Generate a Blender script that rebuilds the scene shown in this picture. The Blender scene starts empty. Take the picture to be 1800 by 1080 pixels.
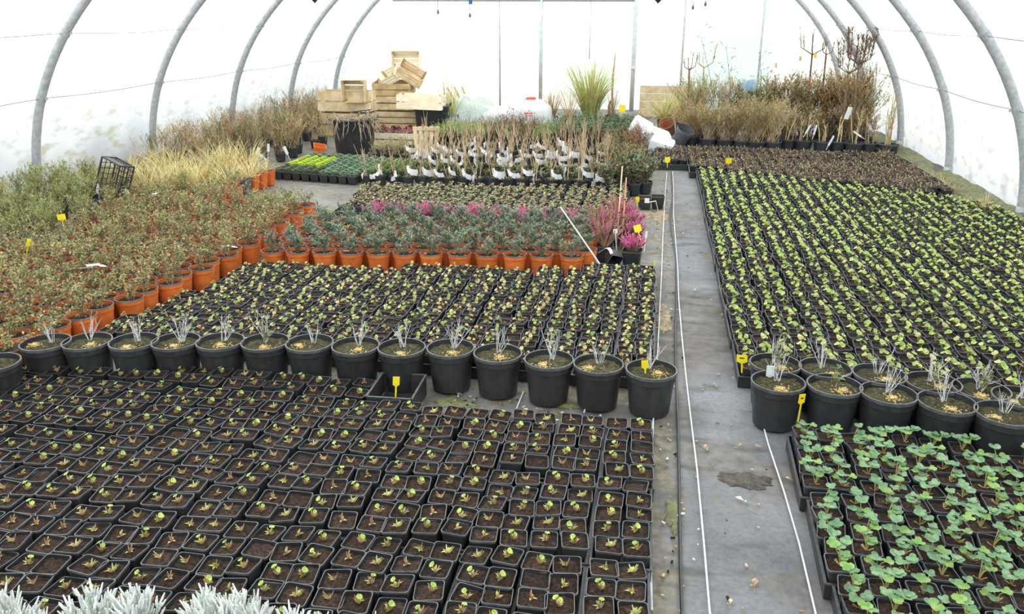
import bpy, math, random
import numpy as np
from mathutils import Vector, Matrix, Euler, noise

R = random.Random(7)
SC = bpy.context.scene
COL = SC.collection
PI = math.pi

# ------------------------------------------------------------------ camera, world, light, exposure
F_PX, HORIZON, AXIS_X, EYE = 1450.0, 22.0, 1165.0, 1.70
PITCH = math.atan((540 - HORIZON) / F_PX)
YAW = math.atan((AXIS_X - 900) * math.cos(PITCH) / F_PX)
_fw = Vector((-math.sin(YAW), math.cos(YAW), 0))
CR = Vector((math.cos(YAW), math.sin(YAW), 0))
CF = _fw * math.cos(PITCH) + Vector((0, 0, -math.sin(PITCH)))
CU = _fw * math.sin(PITCH) + Vector((0, 0, math.cos(PITCH)))
CAM = Vector((0, 0, EYE))
cd = bpy.data.cameras.new('camera')
cam = bpy.data.objects.new('camera', cd)
COL.objects.link(cam)
m = Matrix((CR, CU, -CF)).transposed().to_4x4()
m.translation = CAM
cam.matrix_world = m
cd.sensor_width = 36
cd.lens = 36 * F_PX / 1800
cd.clip_end = 200
SC.camera = cam

w = bpy.data.worlds.new('overcast_sky')
SC.world = w
w.use_nodes = True
bg = w.node_tree.nodes['Background']
bg.inputs[0].default_value = (0.93, 0.97, 1.0, 1)
bg.inputs[1].default_value = 1.0
sd = bpy.data.lights.new('sun', 'SUN')
sd.energy = 1.2
sd.angle = math.radians(25)
sd.color = (1.0, 0.98, 0.95)
sun = bpy.data.objects.new('sun', sd)
sun.rotation_euler = Vector((0.5, -0.45, -1.0)).to_track_quat('-Z', 'Y').to_euler()
COL.objects.link(sun)
SC.view_settings.view_transform = 'Standard'
SC.view_settings.look = 'None'
SC.view_settings.gamma = 1
SC.view_settings.use_curve_mapping = False
SC.view_settings.exposure = 1.3
SC.cycles.max_bounces = 8
SC.cycles.diffuse_bounces = 4
SC.cycles.transmission_bounces = 4
SC.cycles.transparent_max_bounces = 6
SC.cycles.caustics_reflective = False
SC.cycles.caustics_refractive = False


def at(x, y, z=0.0):
    d = CF * F_PX + CR * (x - 900) - CU * (y - 540)
    return CAM + d * ((z - EYE) / d.z)


def atY(x, y, Y):
    d = CF * F_PX + CR * (x - 900) - CU * (y - 540)
    return CAM + d * (Y / d.y)


def px(p):
    v = Vector(p) - CAM
    z = v.dot(CF)
    if z < 0.05:
        return (-1e5, -1e5)
    return 900 + F_PX * v.dot(CR) / z, 540 - F_PX * v.dot(CU) / z


def inview(p, mx=40, my=40):
    x, y = px(p)
    return -mx < x < 1800 + mx and -my < y < 1080 + my


# ------------------------------------------------------------------ materials
MATS = {}


def mat(name, c1, c2=None, scale=20, rough=0.7, bump=0.0, rnd=0.0, transl=0.0, metal=0.0, spec=0.5, c3=None, detail=3, bscale=None):
    c2 = c2 or c1
    M = bpy.data.materials.new(name)
    M.use_nodes = True
    nt = M.node_tree
    N, L = nt.nodes, nt.links
    b = N['Principled BSDF']
    b.inputs['Roughness'].default_value = rough
    b.inputs['Metallic'].default_value = metal
    b.inputs['Specular IOR Level'].default_value = spec
    tc = N.new('ShaderNodeTexCoord')
    oi = N.new('ShaderNodeObjectInfo')
    ad = N.new('ShaderNodeVectorMath')
    ad.operation = 'ADD'
    mu = N.new('ShaderNodeMath')
    mu.operation = 'MULTIPLY'
    mu.inputs[1].default_value = 31.7
    L.new(oi.outputs['Random'], mu.inputs[0])
    L.new(tc.outputs['Object'], ad.inputs[0])
    L.new(mu.outputs[0], ad.inputs[1])
    nz = N.new('ShaderNodeTexNoise')
    nz.inputs['Scale'].default_value = scale
    nz.inputs['Detail'].default_value = detail
    L.new(ad.outputs[0], nz.inputs['Vector'])
    cr = N.new('ShaderNodeValToRGB')
    e = cr.color_ramp.elements
    e[0].position, e[1].position = 0.36, 0.64
    e[0].color = (*c1, 1)
    e[1].color = (*c2, 1)
    if c3:
        k = e.new(0.72)
        k.color = (*c3, 1)
    L.new(nz.outputs['Fac'], cr.inputs['Fac'])
    out = cr.outputs['Color']
    if rnd > 0:
        hs = N.new('ShaderNodeHueSaturation')
        mr = N.new('ShaderNodeMapRange')
        mr.inputs['To Min'].default_value = 1 - rnd
        mr.inputs['To Max'].default_value = 1 + rnd
        L.new(oi.outputs['Random'], mr.inputs['Value'])
        L.new(mr.outputs[0], hs.inputs['Value'])
        L.new(out, hs.inputs['Color'])
        out = hs.outputs['Color']
    L.new(out, b.inputs['Base Color'])
    if bump > 0:
        n2 = N.new('ShaderNodeTexNoise')
        n2.inputs['Scale'].default_value = bscale or scale * 3
        n2.inputs['Detail'].default_value = 4
        L.new(ad.outputs[0], n2.inputs['Vector'])
        bp = N.new('ShaderNodeBump')
        bp.inputs['Strength'].default_value = bump
        bp.inputs['Distance'].default_value = 0.01
        L.new(n2.outputs['Fac'], bp.inputs['Height'])
        L.new(bp.outputs[0], b.inputs['Normal'])
    if transl > 0:
        t = N.new('ShaderNodeBsdfTranslucent')
        L.new(out, t.inputs['Color'])
        mx = N.new('ShaderNodeMixShader')
        mx.inputs[0].default_value = transl
        L.new(b.outputs[0], mx.inputs[1])
        L.new(t.outputs[0], mx.inputs[2])
        L.new(mx.outputs[0], N['Material Output'].inputs['Surface'])
    MATS[name] = M
    return M


mat('black_plastic', (0.022, 0.023, 0.025), (0.034, 0.035, 0.038), 30, 0.42, rnd=0.15)
mat('rim_plastic', (0.06, 0.061, 0.064), (0.1, 0.1, 0.1), 40, 0.38, rnd=0.15)
mat('orange_plastic', (0.56, 0.13, 0.025), (0.68, 0.18, 0.04), 18, 0.45, rnd=0.12)
mat('orange_rim', (0.11, 0.11, 0.11), (0.2, 0.19, 0.185), 30, 0.5)
mat('grey_plastic', (0.09, 0.1, 0.12), (0.13, 0.14, 0.16), 20, 0.5)
mat('peat', (0.026, 0.017, 0.013), (0.07, 0.046, 0.035), 90, 0.95, bump=0.9, rnd=0.25, spec=0.1, c3=(0.12, 0.082, 0.062), detail=5)
mat('compost_moss', (0.035, 0.028, 0.02), (0.1, 0.095, 0.045), 70, 0.95, bump=0.9, rnd=0.2, spec=0.1, c3=(0.22, 0.17, 0.09), detail=5)
mat('fertiliser_gold', (0.5, 0.33, 0.1), (0.8, 0.62, 0.28), 160, 0.7, bump=0.6)
mat('bud_tan', (0.36, 0.22, 0.09), (0.62, 0.46, 0.2), 60, 0.6, rnd=0.2, transl=0.15)
mat('bud_red', (0.24, 0.11, 0.055), (0.42, 0.25, 0.13), 60, 0.6, rnd=0.2)
mat('lime_leaf', (0.28, 0.42, 0.06), (0.5, 0.6, 0.14), 60, 0.5, rnd=0.15, transl=0.25)
mat('pale_leaf', (0.42, 0.44, 0.16), (0.6, 0.58, 0.26), 50, 0.55, rnd=0.18, transl=0.25)
mat('dull_leaf', (0.16, 0.26, 0.09), (0.28, 0.38, 0.15), 50, 0.5, rnd=0.18, transl=0.2)
mat('fresh_leaf', (0.23, 0.35, 0.07), (0.45, 0.55, 0.16), 45, 0.45, rnd=0.18, transl=0.25)
mat('strawberry_leaf', (0.085, 0.2, 0.085), (0.21, 0.34, 0.165), 40, 0.42, rnd=0.18, transl=0.2)
mat('strawberry_young', (0.13, 0.28, 0.05), (0.26, 0.4, 0.1), 40, 0.45, rnd=0.15, transl=0.25)
mat('petiole', (0.3, 0.3, 0.09), (0.42, 0.34, 0.13), 40, 0.6)
mat('dry_stem', (0.33, 0.24, 0.13), (0.52, 0.4, 0.24), 30, 0.8, rnd=0.2)
mat('grey_stem', (0.42, 0.42, 0.42), (0.7, 0.69, 0.67), 60, 0.8)
mat('brown_stem', (0.12, 0.07, 0.045), (0.24, 0.15, 0.1), 30, 0.85, rnd=0.2)
mat('tan_twig', (0.38, 0.27, 0.16), (0.6, 0.46, 0.3), 25, 0.75, rnd=0.15)
mat('shrub_green', (0.09, 0.13, 0.035), (0.24, 0.27, 0.08), 25, 0.6, rnd=0.25, transl=0.15)
mat('shrub_olive', (0.2, 0.2, 0.06), (0.36, 0.33, 0.12), 25, 0.6, rnd=0.25, transl=0.15)
mat('shrub_red', (0.26, 0.12, 0.06), (0.4, 0.2, 0.09), 25, 0.65, rnd=0.25)
mat('herb_green', (0.16, 0.25, 0.07), (0.36, 0.42, 0.17), 25, 0.6, rnd=0.2, transl=0.15)
mat('grey_green', (0.1, 0.135, 0.095), (0.22, 0.26, 0.19), 40, 0.6, rnd=0.2, transl=0.1)
mat('silver', (0.66, 0.69, 0.67), (0.84, 0.86, 0.83), 60, 0.8, transl=0.1)
mat('silver_green', (0.42, 0.49, 0.42), (0.62, 0.67, 0.6), 60, 0.8, transl=0.1)
mat('heather_pink', (0.48, 0.06, 0.2), (0.72, 0.2, 0.42), 60, 0.6, rnd=0.12, transl=0.2)
mat('heather_dull', (0.32, 0.1, 0.11), (0.46, 0.18, 0.19), 50, 0.7, rnd=0.15)
mat('heuchera_red', (0.12, 0.025, 0.03), (0.26, 0.06, 0.07), 30, 0.55, transl=0.15)
mat('straw', (0.6, 0.48, 0.2), (0.84, 0.74, 0.4), 15, 0.7, rnd=0.12, transl=0.25)
mat('straw_brown', (0.38, 0.27, 0.13), (0.56, 0.42, 0.22), 15, 0.75, rnd=0.15, transl=0.15)
mat('withered', (0.13, 0.09, 0.06), (0.27, 0.19, 0.13), 40, 0.85, rnd=0.25)
mat('grass_green', (0.3, 0.42, 0.08), (0.56, 0.62, 0.22), 12, 0.6, rnd=0.1, transl=0.3)
mat('olive_grass', (0.32, 0.33, 0.08), (0.55, 0.5, 0.17), 12, 0.65, rnd=0.1, transl=0.25)
mat('sedum_lime', (0.5, 0.66, 0.03), (0.72, 0.85, 0.1), 50, 0.5, rnd=0.1, transl=0.2)
mat('sedum_blue', (0.13, 0.26, 0.13), (0.32, 0.43, 0.27), 50, 0.55, rnd=0.15)
mat('sedum_green', (0.17, 0.34, 0.06), (0.34, 0.5, 0.13), 50, 0.55, rnd=0.15)
mat('rusty_foliage', (0.4, 0.17, 0.05), (0.55, 0.29, 0.1), 20, 0.7, rnd=0.15, transl=0.15)
mat('olive_foliage', (0.32, 0.28, 0.08), (0.5, 0.42, 0.15), 20, 0.7, rnd=0.2, transl=0.15)
mat('dark_green', (0.05, 0.12, 0.05), (0.12, 0.22, 0.09), 25, 0.5, rnd=0.15, transl=0.1)
mat('yellow_tag', (0.86, 0.68, 0.01), (0.93, 0.76, 0.03), 5, 0.4, transl=0.15)
mat('orange_tag', (0.9, 0.38, 0.03), (0.93, 0.45, 0.05), 5, 0.4)
mat('white_tag', (0.82, 0.83, 0.84), (0.9, 0.9, 0.9), 12, 0.45, transl=0.15)
mat('teal_tag', (0.25, 0.5, 0.52), (0.4, 0.62, 0.63), 12, 0.45)
mat('ink', (0.03, 0.03, 0.03))
mat('red_plastic', (0.75, 0.05, 0.02), (0.82, 0.08, 0.03), 10, 0.4)
mat('white_plastic', (0.82, 0.83, 0.83), (0.88, 0.88, 0.87), 8, 0.35, transl=0.3)
mat('foam_white', (0.82, 0.84, 0.87), (0.9, 0.91, 0.93), 25, 0.8, bump=0.4)
mat('crate_wood', (0.56, 0.42, 0.23), (0.76, 0.62, 0.4), 9, 0.75, rnd=0.12, bump=0.2)
mat('crate_dark', (0.42, 0.29, 0.14), (0.6, 0.45, 0.24), 9, 0.8, rnd=0.12, bump=0.2)
mat('crate_pale', (0.8, 0.7, 0.5), (0.9, 0.82, 0.64), 9, 0.75, rnd=0.1, bump=0.2)
mat('galvanised', (0.33, 0.345, 0.36), (0.45, 0.465, 0.475), 25, 0.5, metal=0.1, rnd=0.06)
mat('tub_plastic', (0.035, 0.038, 0.043), (0.05, 0.054, 0.06), 20, 0.45)
mat('pale_post', (0.5, 0.52, 0.5), (0.62, 0.64, 0.6), 12, 0.6)
mat('wire_grey', (0.1, 0.13, 0.14))
mat('bamboo', (0.55, 0.4, 0.22), (0.72, 0.57, 0.36), 20, 0.6)
mat('orange_cane', (0.5, 0.25, 0.12), (0.6, 0.33, 0.16), 20, 0.6)
mat('dead_leaf', (0.28, 0.17, 0.08), (0.6, 0.45, 0.3), 40, 0.8)
mat('blue_plastic', (0.03, 0.1, 0.25), (0.05, 0.14, 0.32))
mat('blue_film', (0.3, 0.48, 0.6), (0.45, 0.62, 0.72), 10, 0.4, transl=0.4)
mat('clay_pot', (0.36, 0.15, 0.07), (0.46, 0.21, 0.11), 15, 0.8)
mat('root_brown', (0.36, 0.28, 0.18), (0.55, 0.45, 0.32), 20, 0.85)
mat('mud', (0.028, 0.024, 0.018), (0.085, 0.072, 0.05), 40, 0.6, bump=0.6)
mat('sand_dirt', (0.17, 0.13, 0.08), (0.34, 0.27, 0.17), 30, 0.9, bump=0.5)
mat('moss', (0.1, 0.105, 0.05), (0.2, 0.2, 0.09), 30, 0.9, bump=0.6)
mat('pebble', (0.4, 0.4, 0.38), (0.7, 0.7, 0.66), 10, 0.8)
mat('green_net', (0.03, 0.16, 0.12), (0.07, 0.26, 0.2), 30, 0.7)


def film_mat(name, cdif, trans, stain, foot_shade=0.0):
    M = bpy.data.materials.new(name)
    M.use_nodes = True
    nt = M.node_tree
    N, L = nt.nodes, nt.links
    N.remove(N['Principled BSDF'])
    geo = N.new('ShaderNodeTexCoord')
    nz = N.new('ShaderNodeTexNoise')
    nz.inputs['Scale'].default_value = 1.3
    nz.inputs['Detail'].default_value = 6
    L.new(geo.outputs['Object'], nz.inputs['Vector'])
    n2 = N.new('ShaderNodeTexNoise')
    n2.inputs['Scale'].default_value = 9
    n2.inputs['Detail'].default_value = 5
    mp = N.new('ShaderNodeMapping')
    mp.inputs['Scale'].default_value = (1, 0.5, 1.1)
    L.new(geo.outputs['Object'], mp.inputs[0])
    L.new(mp.outputs[0], n2.inputs['Vector'])
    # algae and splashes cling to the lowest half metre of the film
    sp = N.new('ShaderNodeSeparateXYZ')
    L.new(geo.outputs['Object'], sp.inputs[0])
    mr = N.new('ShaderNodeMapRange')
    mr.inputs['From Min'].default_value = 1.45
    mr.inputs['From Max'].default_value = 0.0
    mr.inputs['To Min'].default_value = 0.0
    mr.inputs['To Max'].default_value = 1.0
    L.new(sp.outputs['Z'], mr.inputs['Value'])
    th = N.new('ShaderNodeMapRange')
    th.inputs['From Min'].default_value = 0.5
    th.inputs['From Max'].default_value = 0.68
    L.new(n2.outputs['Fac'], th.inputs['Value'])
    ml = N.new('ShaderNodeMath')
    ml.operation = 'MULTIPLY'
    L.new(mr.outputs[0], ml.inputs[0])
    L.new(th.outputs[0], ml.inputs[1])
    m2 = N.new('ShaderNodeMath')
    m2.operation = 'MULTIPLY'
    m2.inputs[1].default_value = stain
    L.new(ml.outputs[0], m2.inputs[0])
    # condensation grey plus outside shade painted into the film colour, stronger towards the foot
    shade_mix = N.new('ShaderNodeMixRGB')
    shade_mix.inputs[1].default_value = (*cdif, 1)
    shade_mix.inputs[2].default_value = (0.3, 0.325, 0.36, 1)
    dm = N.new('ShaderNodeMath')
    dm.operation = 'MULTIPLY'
    dm.inputs[1].default_value = foot_shade
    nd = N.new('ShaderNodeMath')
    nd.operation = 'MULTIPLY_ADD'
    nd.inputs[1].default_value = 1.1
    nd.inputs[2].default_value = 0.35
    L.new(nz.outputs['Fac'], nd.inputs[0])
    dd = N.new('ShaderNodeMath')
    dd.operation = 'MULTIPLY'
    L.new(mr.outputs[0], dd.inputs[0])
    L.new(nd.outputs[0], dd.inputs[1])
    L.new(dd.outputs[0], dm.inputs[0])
    L.new(dm.outputs[0], shade_mix.inputs[0])
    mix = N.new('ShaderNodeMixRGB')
    L.new(shade_mix.outputs[0], mix.inputs[1])
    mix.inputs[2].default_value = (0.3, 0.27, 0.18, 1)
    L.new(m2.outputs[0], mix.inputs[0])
    tl = N.new('ShaderNodeBsdfTranslucent')
    L.new(mix.outputs[0], tl.inputs[0])
    df = N.new('ShaderNodeBsdfDiffuse')
    L.new(mix.outputs[0], df.inputs[0])
    tr = N.new('ShaderNodeBsdfTransparent')
    a = N.new('ShaderNodeMixShader')
    a.inputs[0].default_value = 0.25
    L.new(tl.outputs[0], a.inputs[1])
    L.new(df.outputs[0], a.inputs[2])
    b = N.new('ShaderNodeMixShader')
    b.inputs[0].default_value = trans
    L.new(a.outputs[0], b.inputs[1])
    L.new(tr.outputs[0], b.inputs[2])
    L.new(b.outputs[0], N['Material Output'].inputs['Surface'])
    MATS[name] = M


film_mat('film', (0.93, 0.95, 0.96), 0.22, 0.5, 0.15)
film_mat('film_damp_shade', (0.84, 0.87, 0.9), 0.06, 0.9, 1.0)  # left side film: grey shade low on the wall is put into its colour
film_mat('film_end', (0.86, 0.87, 0.89), 0.12, 0.35, 0.1)
film_mat('film_cyan', (0.62, 0.8, 0.83), 0.1, 0.2)


def floor_mat():
    M = bpy.data.materials.new('woven_ground_cover')
    M.use_nodes = True
    nt = M.node_tree
    N, L = nt.nodes, nt.links
    b = N['Principled BSDF']
    tc = N.new('ShaderNodeTexCoord')

    def nz(scale, detail=5, vec=None, rough=0.55):
        n = N.new('ShaderNodeTexNoise')
        n.inputs['Scale'].default_value = scale
        n.inputs['Detail'].default_value = detail
        n.inputs['Roughness'].default_value = rough
        L.new(vec or tc.outputs['Object'], n.inputs['Vector'])
        return n.outputs['Fac']

    def ramp(v, stops):
        r = N.new('ShaderNodeValToRGB')
        e = r.color_ramp.elements
        e[0].position, e[0].color = stops[0][0], (*stops[0][1], 1)
        e[1].position, e[1].color = stops[1][0], (*stops[1][1], 1)
        for p, c in stops[2:]:
            k = e.new(p)
            k.color = (*c, 1)
        L.new(v, r.inputs[0])
        return r.outputs[0]

    def mix(f, a, c, t='MIX'):
        x = N.new('ShaderNodeMixRGB')
        x.blend_type = t
        if isinstance(f, float):
            x.inputs[0].default_value = f
        else:
            L.new(f, x.inputs[0])
        for i, s in ((1, a), (2, c)):
            if isinstance(s, tuple):
                x.inputs[i].default_value = (*s, 1)
            else:
                L.new(s, x.inputs[i])
        return x.outputs[0]
    mp = N.new('ShaderNodeMapping')
    mp.inputs['Scale'].default_value = (0.8, 2.2, 1)
    L.new(tc.outputs['Object'], mp.inputs[0])
    base = ramp(nz(1.6, 6), [(0.3, (0.08, 0.084, 0.09)), (0.68, (0.215, 0.222, 0.232))])
    fine = ramp(nz(60, 3), [(0.3, (0.8, 0.8, 0.8)), (0.7, (1.15, 1.15, 1.15))])
    c = mix(1.0, base, fine, 'MULTIPLY')
    wet = ramp(nz(3.1, 6, mp.outputs[0]), [(0.55, (0, 0, 0)), (0.66, (1, 1, 1))])
    c = mix(mix(1.0, wet, (0.75, 0.75, 0.75), 'MULTIPLY'), c, (0.05, 0.047, 0.038))
    # brown silt washed across the path in patches
    silt = ramp(nz(1.9, 7), [(0.49, (0, 0, 0)), (0.6, (1, 1, 1))])
    c = mix(mix(1.0, silt, (0.65, 0.65, 0.65), 'MULTIPLY'), c, ramp(nz(18, 5), [(0.35, (0.07, 0.06, 0.045)), (0.65, (0.19, 0.165, 0.125))]))
    # sandy dirt trodden beside the bed edge, between the two white lines
    sp = N.new('ShaderNodeSeparateXYZ')
    L.new(tc.outputs['Object'], sp.inputs[0])
    band = N.new('ShaderNodeMapRange')
    band.inputs['From Min'].default_value = 0.24
    band.inputs['From Max'].default_value = 0.1
    L.new(sp.outputs['X'], band.inputs[0])
    dirtn = ramp(nz(7, 6), [(0.38, (0, 0, 0)), (0.55, (1, 1, 1))])
    dm = mix(1.0, dirtn, band.outputs[0], 'MULTIPLY')
    dm = mix(1.0, dm, (0.9, 0.9, 0.9), 'MULTIPLY')
    c = mix(dm, c, ramp(nz(25, 4), [(0.35, (0.085, 0.075, 0.045)), (0.65, (0.24, 0.2, 0.13))]))
    # washed-out dark silt where water stands across the middle of the path
    z1 = N.new('ShaderNodeMapRange')
    z1.inputs['From Min'].default_value = 3.7
    z1.inputs['From Max'].default_value = 4.15
    L.new(sp.outputs['Y'], z1.inputs[0])
    z2 = N.new('ShaderNodeMapRange')
    z2.inputs['From Min'].default_value = 5.5
    z2.inputs['From Max'].default_value = 5.1
    L.new(sp.outputs['Y'], z2.inputs[0])
    zm = mix(1.0, z1.outputs[0], z2.outputs[0], 'MULTIPLY')
    mp2 = N.new('ShaderNodeMapping')
    mp2.inputs['Scale'].default_value = (2.0, 5.0, 1)
    L.new(tc.outputs['Object'], mp2.inputs[0])
    zn = ramp(nz(1.7, 7, mp2.outputs[0]), [(0.3, (0, 0, 0)), (0.5, (1, 1, 1))])
    zk = mix(1.0, mix(1.0, zm, zn, 'MULTIPLY'), (0.9, 0.9, 0.9), 'MULTIPLY')
    c = mix(zk, c, ramp(nz(12, 6), [(0.35, (0.032, 0.028, 0.023)), (0.65, (0.12, 0.1, 0.075))]))
    L.new(c, b.inputs['Base Color'])
    rr = N.new('ShaderNodeMapRange')
    L.new(nz(2.3, 5), rr.inputs[0])
    rr.inputs['From Min'].default_value = 0.35
    rr.inputs['From Max'].default_value = 0.65
    rr.inputs['To Min'].default_value = 0.38
    rr.inputs['To Max'].default_value = 0.75
    L.new(rr.outputs[0], b.inputs['Roughness'])
    b.inputs['Specular IOR Level'].default_value = 0.45
    ck = N.new('ShaderNodeTexWave')
    ck.inputs['Scale'].default_value = 90
    L.new(tc.outputs['Object'], ck.inputs['Vector'])
    bp = N.new('ShaderNodeBump')
    bp.inputs['Strength'].default_value = 0.25
    bp.inputs['Distance'].default_value = 0.002
    L.new(ck.outputs['Fac'], bp.inputs['Height'])
    bp2 = N.new('ShaderNodeBump')
    bp2.inputs['Strength'].default_value = 0.5
    bp2.inputs['Distance'].default_value = 0.03
    L.new(nz(5, 4), bp2.inputs['Height'])
    L.new(bp.outputs[0], bp2.inputs['Normal'])
    L.new(bp2.outputs[0], b.inputs['Normal'])
    MATS['ground_cover'] = M


floor_mat()
mat('outside_grass', (0.1, 0.14, 0.04), (0.24, 0.26, 0.1), 3, 0.95)
mat('white_line', (0.5, 0.52, 0.54), (0.66, 0.68, 0.7), 20, 0.7)


# ------------------------------------------------------------------ mesh builder
def rotz(a):
    return Matrix.Rotation(a, 4, 'Z')


class MB:
    def __init__(s):
        s.v, s.f, s.m = [], [], []

    def verts(s, pts):
        n = len(s.v)
        s.v.extend(tuple(p) for p in pts)
        return n

    def face(s, idx, m):
        s.f.append(tuple(idx))
        s.m.append(m)

    def poly(s, pts, m):
        n = s.verts(pts)
        s.face(range(n, n + len(pts)), m)

    def tube(s, pts, r, m, n=5, cap=True):
        pts = [Vector(p) for p in pts]
        k = len(pts)
        rs = r if isinstance(r, (list, tuple)) else [r] * k
        d0 = (pts[1] - pts[0]).normalized()
        u = d0.orthogonal().normalized()
        b0 = None
        for i, p in enumerate(pts):
            d = (pts[min(i + 1, k - 1)] - pts[max(i - 1, 0)])
            d = d.normalized() if d.length > 1e-9 else d0
            u = (u - d * u.dot(d))
            u = u.normalized() if u.length > 1e-6 else d.orthogonal().normalized()
            w_ = d.cross(u)
            b = s.verts([p + (u * math.cos(2 * PI * j / n) + w_ * math.sin(2 * PI * j / n)) * rs[i] for j in range(n)])
            if b0 is not None:
                for j in range(n):
                    s.face((b0 + j, b0 + (j + 1) % n, b + (j + 1) % n, b + j), m)
            elif cap:
                s.face([b + j for j in range(n)][::-1], m)
            b0 = b
        if cap:
            s.face([b0 + j for j in range(n)], m)

    def box(s, c, size, m, M=None):
        x, y, z = size[0] / 2, size[1] / 2, size[2] / 2
        P = [Vector((c[0] + a * x, c[1] + b * y, c[2] + d * z)) for d in (-1, 1) for b in (-1, 1) for a in (-1, 1)]
        if M:
            P = [M @ p for p in P]
        n = s.verts(P)
        for q in ((0, 2, 3, 1), (4, 5, 7, 6), (0, 1, 5, 4), (2, 6, 7, 3), (0, 4, 6, 2), (1, 3, 7, 5)):
            s.face([n + i for i in q], m)

    def lathe(s, prof, n, m, c=(0, 0, 0), mats=None):
        b0 = None
        for i, (r, z) in enumerate(prof):
            b = s.verts([(c[0] + r * math.cos(2 * PI * j / n), c[1] + r * math.sin(2 * PI * j / n), c[2] + z) for j in range(n)])
            if b0 is not None:
                mm = mats[i - 1] if mats else m
                for j in range(n):
                    s.face((b0 + j, b0 + (j + 1) % n, b + (j + 1) % n, b + j), mm)
            b0 = b
        return b0

    def loft(s, rings, mats, close_first=None):
        b0 = None
        n = len(rings[0])
        for i, ring in enumerate(rings):
            b = s.verts(ring)
            if b0 is None and close_first:
                s.face([b + j for j in range(n)][::-1], close_first)
            if b0 is not None:
                for j in range(n):
                    s.face((b0 + j, b0 + (j + 1) % n, b + (j + 1) % n, b + j), mats[i - 1])
            b0 = b

    def leaf(s, base, d, up, L, W, m, droop=0.25):
        base, d, up = Vector(base), Vector(d).normalized(), Vector(up)
        sd = d.cross(up)
        sd = sd.normalized() if sd.length > 1e-5 else d.orthogonal().normalized()
        nn = sd.cross(d)
        a = base + d * L * 0.5 + nn * L * 0.06
        t = base + d * L - nn * L * droop
        n = s.verts([base, a + sd * W / 2 + nn * W * 0.12, t, a - sd * W / 2 + nn * W * 0.12, a])
        s.face((n, n + 1, n + 4), m)
        s.face((n + 1, n + 2, n + 4), m)
        s.face((n, n + 4, n + 3), m)
        s.face((n + 4, n + 2, n + 3), m)

    def round_leaf(s, c, nrm, Rr, m, rng, lobes=3, cup=0.25, n=9):
        c, nrm = Vector(c), Vector(nrm).normalized()
        u = nrm.orthogonal().normalized()
        w_ = nrm.cross(u)
        a0 = rng.random() * 6
        pts = [c - nrm * Rr * cup]
        for j in range(n):
            a = a0 + 2 * PI * j / n
            r = Rr * (0.78 + 0.26 * abs(math.cos(lobes * (a - a0) / 2)) + rng.uniform(-0.06, 0.06))
            pts.append(c + (u * math.cos(a) + w_ * math.sin(a)) * r + nrm * Rr * rng.uniform(-0.12, 0.12))
        k = s.verts(pts)
        for j in range(n):
            s.face((k, k + 1 + j, k + 1 + (j + 1) % n), m)

    def blade(s, base, az, L, lean, W, m, n=5, droop=0.5, tw=0.0):
        # a grass blade: starts at angle `lean` off vertical and bends over by `droop` radians
        p = Vector(base)
        a = lean
        h = Vector((math.cos(az), math.sin(az), 0))
        sd = Vector((-math.sin(az + tw), math.cos(az + tw), 0))
        b0 = None
        for i in range(n + 1):
            t = i / n
            wd = W * (1 - t ** 1.6) * 0.5 + 0.0006
            b = s.verts([p + sd * wd, p - sd * wd])
            if b0 is not None:
                s.face((b0, b0 + 1, b + 1, b), m)
            b0 = b
            a += droop / n * (0.4 + 1.2 * t)
            p = p + (h * math.sin(a) + Vector((0, 0, math.cos(a)))) * (L / n)

    def add(s, o, M=None):
        n = len(s.v)
        if M is None:
            s.v.extend(o.v)
        else:
            A = np.array(o.v)
            Mn = np.array(M)
            A = A @ Mn[:3, :3].T + Mn[:3, 3]
            s.v.extend(map(tuple, A.tolist()))
        s.f.extend(tuple(i + n for i in f) for f in o.f)
        s.m.extend(o.m)

    def mesh(s, name, smooth=False):
        me = bpy.data.meshes.new(name)
        me.from_pydata([tuple(p) for p in s.v], [], s.f)
        names = []
        for x in s.m:
            if x not in names:
                names.append(x)
        for x in names:
            me.materials.append(MATS[x])
        if len(names) > 1:
            d = {x: i for i, x in enumerate(names)}
            me.polygons.foreach_set('material_index', [d[x] for x in s.m])
        if smooth:
            me.polygons.foreach_set('use_smooth', [True] * len(s.f))
        me.update()
        return me


def obj(name, mb, parent=None, smooth=False, loc=None, rot=None):
    me = mb.mesh(name, smooth) if isinstance(mb, MB) else mb
    o = bpy.data.objects.new(name, me)
    COL.objects.link(o)
    if parent:
        o.parent = parent
    if loc is not None:
        o.location = loc
    if rot is not None:
        o.rotation_euler = rot
    return o


def tag(o, label=None, cat=None, group=None, kind=None):
    if label:
        o['label'] = label
    if cat:
        o['category'] = cat
    if group:
        o['group'] = group
    if kind:
        o['kind'] = kind
    return o


def thing(name, label, cat, loc=(0, 0, 0), rz=0.0, group=None, tilt=(0, 0), s=1.0):
    o = bpy.data.objects.new(name, None)
    o.empty_display_size = 0.05
    COL.objects.link(o)
    o.location = loc
    o.rotation_euler = (tilt[0], tilt[1], rz)
    if s != 1.0:
        o.scale = (s, s, s)
    return tag(o, label, cat, group)


OCC = []


def free(x, y, r):
    return all((x - a) ** 2 + (y - b) ** 2 > (r + c) ** 2 * 0.98 for a, b, c in OCC)


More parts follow.
